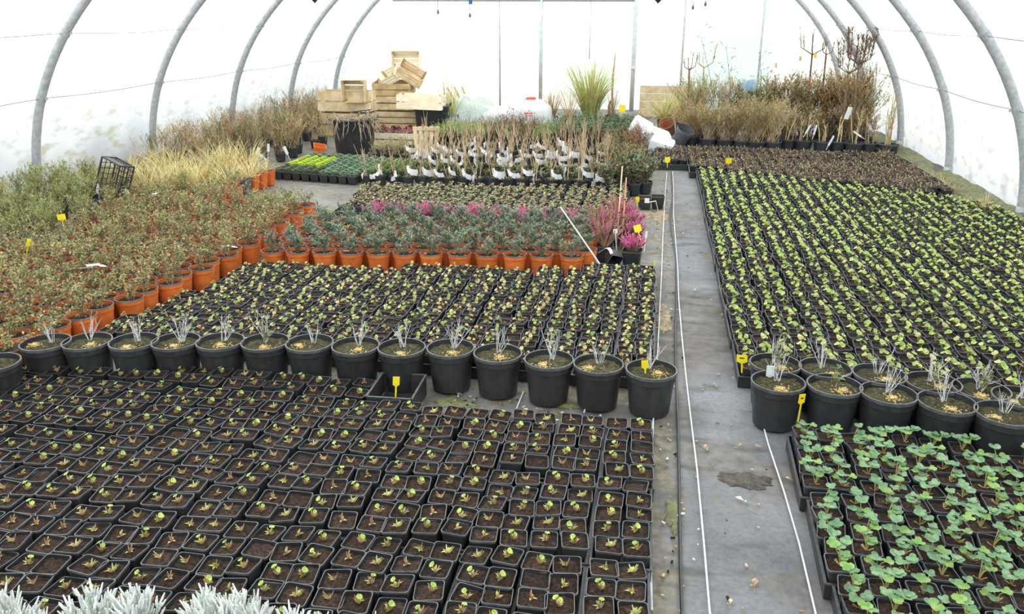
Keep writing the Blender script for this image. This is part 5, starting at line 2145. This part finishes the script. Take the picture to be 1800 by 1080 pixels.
b.tube([(p.x, p.y, 0.13), ((p.x + q.x) / 2 + 0.02, (p.y + q.y) / 2, 0.12), (q.x, q.y, 0.003)], 0.004, 'white_plastic', 5)
b.box((p.x - 0.01, p.y, 0.145), (0.04, 0.01, 0.04), 'white_tag')
tag(obj('loose_label', b), 'white looped label hanging over a black pot at path', 'label')

# white foam slabs
for i, (x0, x1, yt, yb, Y, rot, lab) in enumerate([(1108, 1145, 212, 240, 11.4, (0.2, 0.5, 0.1), 'white foam block leaning highest behind the reddish shrub'),
                                                   (1128, 1178, 228, 252, 11.0, (0.15, 0.35, 0.2), 'white foam slab in the middle of the pile'),
                                                   (1142, 1185, 245, 266, 10.7, (0.1, 0.25, -0.1), 'white foam slab lowest against the brown bed')]):
    cxx, czz, cww, chh = rect(x0, x1, yt, yb, Y)
    b = MB()
    n = 6
    for zz_ in (0, 1):
        pass
    b.loft([[(p_[0] * cww * 1.9, p_[1] * 0.5, -chh * 0.5) for p_ in rsq(0.25, 0.05, 0, 2)], [(p_[0] * cww * 2, p_[1] * 0.55, -chh * 0.35) for p_ in rsq(0.25, 0.05, 0, 2)],
            [(p_[0] * cww * 2, p_[1] * 0.55, chh * 0.35) for p_ in rsq(0.25, 0.05, 0, 2)], [(p_[0] * cww * 1.8, p_[1] * 0.5, chh * 0.5) for p_ in rsq(0.25, 0.05, 0, 2)], [(p_[0] * 0.01, p_[1] * 0.01, chh * 0.52) for p_ in rsq(0.25, 0.05, 0, 2)]],
           ['foam_white'] * 4, 'foam_white')
    rr_ = random.Random(i)
    for k in range(9):
        b.box((rr_.uniform(-.4, .4) * cww, -0.14, rr_.uniform(-.3, .3) * chh), (0.012, 0.01, 0.008), 'ink')
    tag(obj('foam_slab', b, loc=(cxx, Y, max(czz + chh / 2, chh / 2 + 0.02)), rot=rot), lab, 'foam slab', 'white foam slabs beside the brown bed')
# wooden board behind and tall grasses
cxx, czz, cww, chh = rect(1122, 1215, 153, 215, 14.6)
b = MB()
for k in range(4):
    b.box((0, 0, chh * (k + 0.5) / 4), (cww, 0.02, chh / 4 * 0.96), 'crate_wood')
tag(obj('wooden_board', b, loc=(cxx, 14.75, max(0, czz) * 0 + 0.0), rot=(-0.05, 0, 0)), 'wide pale wooden board panel behind the arching grass', 'board').scale.z = (czz + chh) / chh

# clay and grey pots tipped by the shrub row
p = at(1176, 245, 0)
make('tipped_pot', 'brick-coloured clay pot tipped beside white foam slabs', 'pot', [('pot', recol(recol(round_pot(0.11, 0.2, 'black_plastic', 'rim_plastic', 24), 'black_plastic', 'clay_pot'), 'rim_plastic', 'clay_pot').mesh('pot'))], (p.x, p.y, 0.09), 0.3, None, (0.5, -0.5))
p = at(1192, 258, 0)
make('tipped_pot', 'dark grey pot lying slanted beside the clay pot', 'pot', [('pot', recol(recol(round_pot(0.12, 0.22, 'black_plastic', 'rim_plastic', 24), 'black_plastic', 'grey_plastic'), 'rim_plastic', 'grey_plastic').mesh('pot'))], (p.x, p.y, 0.06), 0.2, None, (0.45, 0.35))
plant_tag(1182, 226, 0.15, 0.8, (0, 0.2), 'pale_leaf', 'pale yellow stake label beside the tipped clay pot', (0.03, 0.12), 0.08, group='labels by the shrub row')

# tall grasses at the end wall ----------------------------------------
tub_s = round_pot(0.12, 0.2, 'black_plastic', 'rim_plastic', 24, 0.01, 0.8).mesh('pot')
tub_soil = disc_soil(0.11, 0.18, 'peat', 3, 18).mesh('soil', True)


def tall_grass(x, y, h, n, ms, lean, droop, lab, W=0.014, dy=0.0, seed=1, base=0.06):
    p = at(x, y, 0)
    make('tall_grass', lab, 'potted grass', [('pot', tub_s), ('soil', tub_soil), ('blades', spiky(seed, h, n, W, ms, 0.1, 0.18, lean, droop, 7, base).mesh('blades'))], (p.x, p.y + dy, 0.002), 0, 'tall potted grasses')


tall_grass(1036, 225, 1.08, 230, ['grass_green', 'grass_green', 'straw', 'straw'], 0.36, 0.95, 'tall yellow-green grass clump before the door', seed=21, W=0.02, base=0.1)
tall_grass(1000, 228, 0.85, 60, ['straw_brown', 'straw', 'rusty_foliage'], 0.55, 0.9, 'wispy tan grass beside the tall green clump', seed=22, W=0.006)
tall_grass(968, 228, 0.5, 60, ['straw_brown', 'olive_grass', 'rusty_foliage'], 0.4, 0.4, 'short orange-tan grass beside the white tank', seed=23, W=0.01)
tall_grass(1168, 240, 0.62, 170, ['olive_grass', 'olive_grass', 'straw'], 0.9, 1.1, 'arching olive-yellow grass behind the foam slabs', seed=24, W=0.01, dy=0.3)
tall_grass(1200, 236, 0.6, 120, ['olive_grass', 'straw_brown'], 0.8, 0.9, 'arching grass tucked beside the first potted shrub', seed=25, W=0.01, dy=0.3)
tall_grass(795, 226, 0.6, 60, ['olive_grass', 'straw', 'grass_green'], 0.4, 0.5, 'yellow-green grass behind the rear black tub', seed=26, W=0.012)
tall_grass(1075, 226, 0.5, 40, ['straw_brown', 'dry_stem'], 0.35, 0.3, 'thin brown grass at the door post', seed=27, W=0.006)
tall_grass(775, 222, 0.8, 26, ['straw', 'dry_stem'], 0.25, 0.3, 'sparse dry stems behind the crates', seed=28, W=0.006, dy=0.4)
for i, (x, yt, yb, m_, lab) in enumerate([(1079, 92, 200, 'straw_brown', 'tall thin reed standing against the door'), (1071, 175, 222, 'brown_stem', 'dark short stake in front of the door')]):
    a = atY(x, yt, 15.0)
    b = MB()
    b.tube([(a.x, 15.0, 0), (a.x, 15.0, a.z * 0.6), (a.x + 0.03, 15.0, a.z)], [0.02, 0.022, 0.005], m_, 6)
    tag(obj('reed_stake', b), lab, 'stake')

# ------------------------------------------------------------------ potted shrubs beyond the brown bed
SH = 'tall potted shrubs along the far side'


wide_pot = round_pot(0.118, 0.13, 'black_plastic', 'rim_plastic', 26, 0.01, 0.85).mesh('pot')
wide_soil = disc_soil(0.11, 0.112, 'peat', 3, 18).mesh('soil', True)


def big_shrub(x, y, h, ms, stemm, lab, stems=16, leaves=24, L=0.03, W=0.01, rad=0.22, lean=0.55, fork=4, seed=1, top=0.2, dy=0.0, small=False, tw=0.004):
    p = at(x, y, 0)
    hz = min(0.9, (0.2 + h * 0.85) / HB)
    p.x = min(p.x, HC + HA * math.sqrt(1 - hz * hz) - rad * lean * 1.2 - 0.06)
    fol = shrub(seed, h, rad, stems, leaves, L, W, stemm, ms, 0.09, lean, tw, fork, top, 0.05 if stems < 8 else 0.075)
    make('potted_shrub', lab, 'potted shrub', [('pot', rp_me if small == 1 else wide_pot), ('soil', rp_soil if small == 1 else wide_soil), ('branches', fol.mesh('branches'))], (p.x, p.y + dy + 0.1, 0.002), R.random() * 6, SH)


OL, RU = ['olive_foliage', 'straw_brown', 'shrub_olive'], ['rusty_foliage', 'rusty_foliage', 'olive_foliage']
BR = ['brown_stem', 'dry_stem']
specs = [
    (1215, 258, 0.5, ['straw_brown', 'rusty_foliage'], 'low rusty grassy shrub in clay-coloured pot', 26),
    (1245, 262, 0.55, ['straw_brown', 'olive_foliage'], 'tan shrub second in the shrub row', 24), (1275, 264, 0.5, ['olive_foliage', 'withered'], 'dense tan shrub third in the shrub row', 26),
    (1305, 266, 0.58, ['straw_brown', 'olive_foliage', 'shrub_olive'], 'brown shrub fourth in the shrub row', 24), (1330, 268, 0.65, OL, 'olive brown shrub fifth in the shrub row', 24),
    (1358, 268, 0.6, OL, 'olive shrub sixth in the shrub row with curved stems', 22)]
for i, (x, y, h, ms, lab, st) in enumerate(specs):
    big_shrub(x, y, h, ms, ['dry_stem', 'straw_brown'], lab, stems=st + 16, leaves=26, L=0.04, W=0.01, seed=1400 + i, rad=0.26, top=0.0, tw=0.003, lean=1.0, fork=7, small=2)
bx = [(1225, 240, 0.85, ['herb_green', 'straw_brown'], BR, 'tall sparse shrub with yellow-green tips behind the row', 8, 14),
      (1222, 232, 0.75, ['olive_grass', 'herb_green'], BR, 'yellow leafed upright shrub close to the arching grass', 12, 22),
      (1260, 238, 0.95, ['straw_brown'], ['dry_stem', 'grey_stem'], 'tall wiry shrub with drooping seed heads', 9, 10),
      (1290, 236, 0.75, OL, BR, 'greenish brown shrub in the second line', 16, 20),
      (1320, 240, 0.72, ['shrub_green', 'olive_foliage', 'dark_green'], BR, 'green-brown shrub beside the blue scrap', 18, 26),
      (1350, 238, 0.8, OL, BR, 'olive shrub behind the sixth potted shrub', 18, 26), (1380, 240, 0.85, OL + ['rusty_foliage'], BR, 'olive-rust shrub under the bare candelabra crown', 18, 28),
      (1410, 244, 0.78, OL, BR, 'olive fine-leafed shrub below the orange tags', 20, 34), (1440, 246, 0.82, RU, BR, 'rust-brown fine shrub beside the tallest one', 20, 34),
      (1470, 248, 0.86, RU + ['olive_foliage'], BR, 'red-brown shrub in front of the tallest shrub', 22, 36), (1500, 250, 0.9, ['olive_foliage', 'rusty_foliage'], BR, 'olive-brown fine shrub under the tallest crown', 22, 38),
      (1530, 252, 0.7, ['olive_foliage', 'olive_grass'], BR, 'olive shrub next to the last hoops', 16, 26), (1555, 254, 0.8, ['straw_brown'], ['dry_stem', 'grey_stem'], 'pale wiry shrub next to the hoop', 10, 14)]
for i, (x, y, h, ms, sm, lab, st, lv) in enumerate(bx):
    big_shrub(x, y, h, ms, sm, lab, stems=st + 26, leaves=int(lv * 2.6), L=0.042, W=0.013, seed=1430 + i, rad=0.27, fork=6, top=0.0, tw=0.003, lean=0.95, small=1, dy=-0.12)
for i in range(13):
    xq = 1205 + i * 27
    big_shrub(xq, 252 + i * 0.6, R.uniform(0.34, 0.5), [['olive_foliage', 'straw_brown'], ['straw_brown', 'withered'], ['olive_foliage', 'shrub_olive', 'rusty_foliage']][i % 3], ['dry_stem', 'brown_stem'],
              'low dry undergrowth plant between the two shrub lines, %s from the clay pot' % ordn(i + 1), stems=26, leaves=24, L=0.04, W=0.011, rad=0.22, fork=5, seed=1550 + i, tw=0.0025, lean=1.0, top=0.0, small=1)
# front line bare plants in black pots
fr_l = [(1385, 264, 0.34), (1412, 266, 0.4), (1447, 268, 0.3), (1474, 268, 0.36), (1503, 271, 0.5), (1530, 271, 0.42), (1560, 273, 0.6), (1594, 275, 0.75)]
for i, (x, y, h) in enumerate(fr_l):
    big_shrub(x, y, h, ['straw', 'straw_brown'], ['dry_stem', 'straw'], 'bare-stemmed plant in black pot, front line, %s towards the film' % ordn(i + 1), stems=5, leaves=3, L=0.03, W=0.01, rad=0.09, fork=2, seed=1460 + i, tw=0.006, small=2)
# tallest shrub with dark arching crown, and the candelabra standards


def candelabra(seed, trunk_h, crown, arms, m_, thick=0.016, twigs_=4, up=0.8):
    r = random.Random(seed)
    b = MB()
    b.tube([(0, 0, 0.1), (0.01, 0, trunk_h * 0.5), (0, 0.01, trunk_h)], [thick, thick * 0.9, thick * 0.85], m_, 7)
    for i in range(arms):
        a = 2 * PI * i / arms + r.uniform(-.3, .3)
        d = Vector((math.cos(a), math.sin(a), 0))
        p0 = Vector((0, 0, trunk_h - 0.01))
        L = crown * r.uniform(0.7, 1.1)
        p1 = p0 + d * L * 0.45 + Vector((0, 0, L * 0.25))
        p2 = p1 + d * L * 0.12 + Vector((0, 0, L * up))
        b.tube([p0, p1, p2], [thick * 0.6, thick * 0.45, thick * 0.15], m_, 5)
        for k in range(twigs_):
            s0 = p1.lerp(p2, r.uniform(0.0, 0.9))
            b.tube([s0, s0 + Vector((r.uniform(-1, 1), r.uniform(-1, 1), r.uniform(0.5, 1.6))) * L * 0.22], [thick * 0.25, thick * 0.1], m_, 4)
            b.leaf(s0, (r.uniform(-1, 1), r.uniform(-1, 1), 1), (0, 0, 1), 0.03, 0.014, m_)
    return b


def standard(x, yb, ytrunk, crown, arms, seed, lab, dy=0.25, thick=0.014, tw=4, m_='brown_stem', up=0.8):
    p = at(x, yb, 0)
    q = atY(x, ytrunk, p.y + dy)
    make('standard_tree', lab, 'potted tree', [('pot', rp_me), ('soil', rp_soil), ('trunk_and_branches', candelabra(seed, q.z, crown, arms, m_, thick, tw, up).mesh('trunk_and_branches'))], (p.x, p.y + dy, 0.002), 0.4, 'bare standard trees in the shrub row')


standard(1416, 248, 95, 0.36, 6, 31, 'bare standard tree with candelabra crown over the shrubs')
standard(1440, 250, 95, 0.2, 3, 32, 'slim dark standard tree next to the candelabra one')
standard(1230, 242, 118, 0.3, 5, 33, 'bare standard tree with budded crown near the first post', m_='dry_stem')
standard(1205, 242, 122, 0.2, 4, 34, 'small-crowned standard tree beside the arching grass')
standard(1492, 262, 112, 0.36, 9, 35, 'tallest dark twiggy tree crossing in front of the hoops', thick=0.013, tw=40, dy=0.05, up=1.15)
standard(1476, 260, 128, 0.34, 8, 36, 'arching dark twiggy tree beside the tallest one', thick=0.011, tw=28, dy=0.05, up=1.0)
big_shrub(1512, 250, 1.0, ['rusty_foliage', 'brown_stem'], BR, 'rust-leaved climbing shrub wrapped round the tallest tree', stems=16, leaves=44, L=0.03, W=0.012, rad=0.1, fork=5, seed=1500)
big_shrub(1545, 252, 1.15, ['brown_stem', 'grey_green'], ['brown_stem'], 'wiry dark shrub reaching past the hoop', stems=14, leaves=22, L=0.022, W=0.012, rad=0.2, fork=5, seed=1501)
big_shrub(1455, 250, 0.95, ['brown_stem', 'rusty_foliage'], ['brown_stem', 'dry_stem'], 'thin purple-brown shrub between standards and tallest tree', stems=12, leaves=16, L=0.02, W=0.008, rad=0.2, fork=5, seed=1502)
# seed-head stems
for i, (x, yb, xt, yt, lab) in enumerate([(1268, 200, 1229, 50, 'long leaning seed head highest near first post'), (1290, 190, 1276, 78, 'drooping grey seed heads beside the leaning one'), (1336, 190, 1336, 90, 'thin upright seed stalk next to second post')]):
    Y = 12.2
    a, c = atY(x, yb, Y), atY(xt, yt, Y)
    a = Vector((a.x, Y, 0.0))
    b = MB()
    mid = a.lerp(c, 0.6) + Vector((0.03, 0, 0))
    b.tube([a, mid, c], [0.005, 0.004, 0.002], 'brown_stem', 5)
    r_ = random.Random(i)
    for k in range(10):
        s0 = mid.lerp(c, 0.25 + 0.075 * k)
        e = s0 + Vector((r_.uniform(-.16, .16), 0.02, r_.uniform(-0.02, 0.12)))
        b.tube([s0, s0.lerp(e, 0.6), e], [0.0015, 0.0015, 0.007], 'brown_stem', 4)
    tag(obj('seed_stalk', b), lab, 'dry stalk', 'dry seed stalks over the shrubs')
# orange tags in the crowns, blue film scrap, white label, black bin-like pot, green net
for i, (x, y, m_, lab) in enumerate([(1433, 98, 'orange_tag', 'bright orange tag hung in the slim standard tree'), (1407, 103, 'bamboo', 'faded orange tag hung in the candelabra tree'), (1364, 115, 'bamboo', 'faded tag hanging left of the candelabra tree by second post'),
                                     (1491, 199, 'white_tag', 'white label hanging below the tallest tree')]):
    a = atY(x, y, 11.6)
    b = MB()
    b.box((0, 0, 0), (0.035 if i < 3 else 0.06, 0.003, 0.06 if i < 3 else 0.16), m_)
    b.tube([(0, 0, 0.03), (0.02, 0, 0.09)], 0.0015, 'dry_stem', 3)
    tag(obj('hanging_tag', b, loc=a, rot=(0, 0.25 if i == 3 else 0, 0.2)), lab if 'left of' not in lab else 'faded tag hanging beside the second thin post', 'tag', 'tags hung in the shrubs')
a = atY(1318, 150, 12.4)
b = MB()
for k in range(7):
    x0 = -0.11 + k * 0.03
    b.poly([(x0, 0.02 * (k % 2), -0.07), (x0 + 0.03, 0.02 * ((k + 1) % 2), -0.07), (x0 + 0.03, 0.02 * ((k + 1) % 2), 0.02 + 0.015 * min(k + 1, 7 - k)), (x0, 0.02 * (k % 2), 0.02 + 0.02 * min(k, 6))], 'blue_film')
tag(obj('blue_scrap', b, loc=a, rot=(0, 0.3, 0)), 'pale blue plastic scrap caught among the shrubs', 'plastic scrap')
p = atY(1460, 230, 11.9)
make('stacked_pot', 'tall narrow black pot standing up behind the front line', 'pot', [('pot', round_pot(0.085, 0.26, 'black_plastic', 'rim_plastic', 20, 0.01, 0.9).mesh('pot'))], (p.x, 11.9, 0.15), 0, None)
make('stacked_pot', 'upturned black pot carrying the tall narrow pot', 'pot', [('pot', round_pot(0.11, 0.145, 'black_plastic', 'rim_plastic', 20, 0.01, 0.9).mesh('pot'))], (p.x, 11.9, 0.002), 0, None)
for i, (x, y, tl, lab) in enumerate([(1412, 240, 0.45, 'long white label tilted over the second front pot'), (1428, 243, 0.2, 'white label beside the tilted one'), (1452, 262, 0.4, 'white stick at the brown bed edge'),
                                     (1520, 243, -1.0, 'white label leaning across the fifth front pot'), (1537, 233, -0.7, 'white label leaning over the sixth front pot'), (1362, 226, 0.0, 'upright white stake by the curved stems')]):
    plant_tag(x, y, 0.2, 0.1, (0, tl), 'white_tag', lab, (0.022, 0.12), 0.06, group='white labels in the front line of shrubs')

# ------------------------------------------------------------------ weeds and soil banks along the film
for side, nm in ((-1, 'film by the crates'), (1, 'film by the lime bed')):
    b = MB()
    r = random.Random(40 + side)
    inst = [spiky(1600 + i, 0.4, 26, 0.006, ['straw', 'straw_brown', 'olive_grass', 'straw_brown'], 0.1, 0.0, 0.6, 0.8, 4, 0.05) for i in range(5)]
    gin = [spiky(1620 + i, 0.16, 30, 0.006, ['olive_grass', 'grass_green', 'straw'], 0.1, 0.0, 0.9, 0.5, 3, 0.05) for i in range(4)]
    nclump = 150 if side < 0 else 70
    for i in range(nclump):
        y = r.uniform(5.0, 15.2) if side < 0 else r.uniform(6.2, 12.5)
        x = (HC - HA + 0.22 + abs(r.gauss(0, 0.16))) if side < 0 else (HC + HA - 0.2 - abs(r.gauss(0, 0.1)))
        y += yskew(x)
        s_ = r.uniform(0.5, 1.15)
        if side > 0:
            s_ *= 0.6
        b.add(r.choice(inst) if (r.random() < 0.75 and side < 0) or r.random() < 0.35 else r.choice(gin), Matrix.Translation((x, y, 0)) @ rotz(r.random() * 6) @ Matrix.Scale(s_, 4))
    tag(obj('weeds', b), 'dry grassy weeds along the foot of the ' + nm, 'weeds', None, 'stuff')
    # grass growing outside against the film
    b = MB()
    for i in range(220):
        y = r.uniform(5.0, 15.2) + 0.3
        x = HC + side * (HA + 0.36 + abs(r.gauss(0, 0.14)))
        b.add(r.choice(inst), Matrix.Translation((x, y, -0.05)) @ rotz(r.random() * 6) @ Matrix.Scale(r.uniform(0.6, 1.5) if side < 0 else r.uniform(0.4, 0.9), 4))
    tag(obj('grass', b), 'grass growing outside against the ' + nm, 'grass', None, 'stuff')
# mossy bank at the far right foot
b = MB()
n1_, n2_ = 90, 8
for i in range(n1_ + 1):
    y = 6.0 + 7.0 * i / n1_
    for j in range(n2_ + 1):
        x = 2.78 + 0.42 * j / n2_ + 0.03 * noise.noise(Vector((y * 2, 3, j)))
        z = 0.004 + 0.06 * (j / n2_) ** 1.5 + 0.025 * noise.noise(Vector((x * 6, y * 5, 1))) * min(1, j / 2)
        b.v.append((x, y, z))
for i in range(n1_):
    for j in range(n2_):
        a = i * (n2_ + 1) + j
        b.face((a, a + 1, a + n2_ + 2, a + n2_ + 1), 'moss' if noise.noise(Vector((i * 0.21, j * 0.5, 0))) > -0.1 else 'mud')
tag(obj('moss_bank', b, smooth=True), 'mossy soil bank at the foot of the film beyond the lime bed', 'soil', None, 'stuff')
b = MB()
for i in range(n1_ + 1):
    y = 4.6 + 10.6 * i / n1_
    for j in range(n2_ + 1):
        x = -5.95 + 0.5 * j / n2_ + 0.04 * noise.noise(Vector((y * 2, 3, j)))
        z = 0.004 + 0.1 * (1 - j / n2_) ** 1.5 + 0.03 * noise.noise(Vector((x * 6, y * 5, 1)))
        b.v.append((x, y, z))
for i in range(n1_):
    for j in range(n2_):
        a = i * (n2_ + 1) + j
        b.face((a, a + 1, a + n2_ + 2, a + n2_ + 1), 'mud' if noise.noise(Vector((i * 0.21, j * 0.5, 4))) > 0 else 'sand_dirt')
tag(obj('soil_bank', b, smooth=True), 'bare soil bank at the foot of the film behind the herbs', 'soil', None, 'stuff')
# small bright grass tuft on open floor
b = MB()
for i in range(5):
    b.add(spiky(1650 + i, 0.09, 40, 0.005, ['sedum_green', 'grass_green', 'sedum_green'], 0.05, 0, 1.0, 0.6, 3, 0.05), Matrix.Translation((i * 0.07 - 0.14, 0.03 * (i % 2), 0)))
p = at(488, 352, 0)
tag(obj('grass_tuft', b, loc=(p.x, p.y, 0)), 'bright green weed tuft on the open grey floor', 'weed')
p = at(1725, 345, 0)
b = MB()
b.lathe([(0.001, 0), (0.025, 0.004), (0.032, 0.02), (0.02, 0.035), (0.001, 0.038)], 9, 'pebble')
tag(obj('pebble', b, smooth=True, loc=(p.x, p.y, 0.0)), 'pale pebble on moss at the lime bed edge', 'pebble')

# ------------------------------------------------------------------ silver foliage plants in the foreground


def silver_clump(seed, n=260, h=0.15, rad=0.075):
    r = random.Random(seed)
    b = MB()
    z = 0.15
    for sidx in range(26):
        a0, u0 = r.random() * 2 * PI, r.random() ** 0.5
        base = Vector((math.cos(a0) * 0.03 * u0, math.sin(a0) * 0.03 * u0, z - 0.02))
        tip = Vector((math.cos(a0) * rad * u0, math.sin(a0) * rad * u0, z + h * (0.95 - 0.55 * u0 * u0) * r.uniform(0.75, 1)))
        b.tube([base, tip], [0.003, 0.0015], 'silver_green', 4, False)
        ax = (tip - base).normalized()
        for k in range(10):
            t_ = r.uniform(0.25, 1.0)
            p = base.lerp(tip, t_)
            aa = r.random() * 2 * PI
            sd = ax.orthogonal().normalized()
            sd = Matrix.Rotation(aa, 3, ax) @ sd
            L = r.uniform(0.035, 0.062) * (1.15 - 0.3 * t_)
            d = (ax * r.uniform(0.9, 1.7) + sd * 0.6).normalized()
            q1 = p + d * L * 0.5
            q2 = p + (d + ax * 0.25).normalized() * L
            b.tube([p, q1, q2], [0.0022, 0.0036, 0.0018], r.choice(['silver', 'silver', 'silver', 'silver_green']), 5)
    return b


sv = [(8, 1100, 1.0), (48, 1108, 0.85), (160, 1102, 1.0), (240, 1098, 1.0), (370, 1102, 1.0), (428, 1100, 1.0), (505, 1122, 0.9), (556, 1120, 0.85), (650, 1128, 0.85), (700, 1135, 0.75)]
svl = ['silver-white foliage plant in the photo corner', 'small silver-white plant second from the corner', 'silver-white plant with one long arching sprig', 'dense silver-white plant close behind the arching sprig one',
       'silver-white plant in the middle of the silver line', 'widest silver-white plant of the line', 'narrow silver-white plant past the widest one', 'silver-white plant with drooping tips near the lime leaf',
       'silver-white plant barely showing its tips, second last', 'last silver-white tips towards the path']
sv_me = [silver_clump(1700 + i).mesh('silver_foliage') for i in range(4)]
for i, (x, y, s_) in enumerate(sv):
    p = at(x, y, 0.2)
    make('silver_plant', svl[i], 'potted plant', [('pot', round_pot(0.07, 0.12, 'black_plastic', 'rim_plastic', 20).mesh('pot')) if i == 0 else ('pot', sv_pot), ('soil', or_soil[0] if False else sv_soil) if i else ('soil', disc_soil(0.065, 0.11, 'peat', 1, 14).mesh('soil', True)),
                                            ('silver_foliage', sv_me[i % 4])], (p.x, p.y, 0.002), R.random() * 6, 'silver-white plants along the photo bottom', s=s_) if False else None
sv_pot = round_pot(0.07, 0.15, 'black_plastic', 'rim_plastic', 20).mesh('pot')
sv_soil = disc_soil(0.065, 0.135, 'peat', 1, 14).mesh('soil', True)
for i, (x, y, s_) in enumerate(sv):
    p = at(x, y, 0.2)
    make('silver_plant', svl[i], 'potted plant', [('pot', sv_pot), ('soil', sv_soil), ('silver_foliage', sv_me[i % 4])], (p.x, p.y, 0.002), R.random() * 6, 'silver-white plants along the photo bottom', s=s_)

# ------------------------------------------------------------------ misters hanging under the roof pipe
b = MB()
b.tube([(-3.6, 9.75, 2.35), (1.3, 9.75, 2.35)], 0.012, 'black_plastic', 6)
tag(obj('irrigation_pipe', b, smooth=True), 'black irrigation pipe overhead carrying the hanging misters, above the photo', 'pipe')
ML = [(770, 22, 'hanging mister drop nearest the crates'), (826, 28, 'hanging mister drop second from the crates'), (1218, 14, 'hanging mister drop beside the first thin post'), (1240, 8, 'hanging mister drop past the first thin post')]
for i, (x, y, lab) in enumerate(ML):
    Yp = 9.75
    a = atY(x, y, Yp)
    t = thing('mister', lab, 'mister', (a.x, Yp, a.z), 0, 'misters hanging overhead')
    k = MB()
    k.tube([(0, 0, 0), (0, 0, 2.34 - a.z)], 0.003, 'black_plastic', 4)
    obj('drop_tube', k, t)
    k = MB()
    k.lathe([(0.001, -0.02), (0.012, -0.01), (0.014, 0.01), (0.006, 0.03), (0.001, 0.035)], 8, 'grey_plastic')
    obj('nozzle', k, t, True)
    if i == 1:
        k = MB()
        k.box((0.01, 0, 0.16), (0.04, 0.02, 0.07), 'blue_plastic')
        obj('blue_valve', k, t)
for i, (x, y, lab) in enumerate([(1157, -2, 'dark lamp-like sprinkler head above the door side'), (553, -2, 'small dark sprinkler head above the perennials')]):
    a = atY(x, y, 9.75)
    k = MB()
    k.lathe([(0.001, -0.05), (0.05, 0.0), (0.06, 0.03), (0.001, 0.035)], 10, 'black_plastic')
    k.tube([(0, 0, 0.03), (0, 0, 2.35 - a.z)], 0.004, 'black_plastic', 4)
    tag(obj('sprinkler_head', k, loc=(a.x, 9.75, a.z)), lab, 'sprinkler')
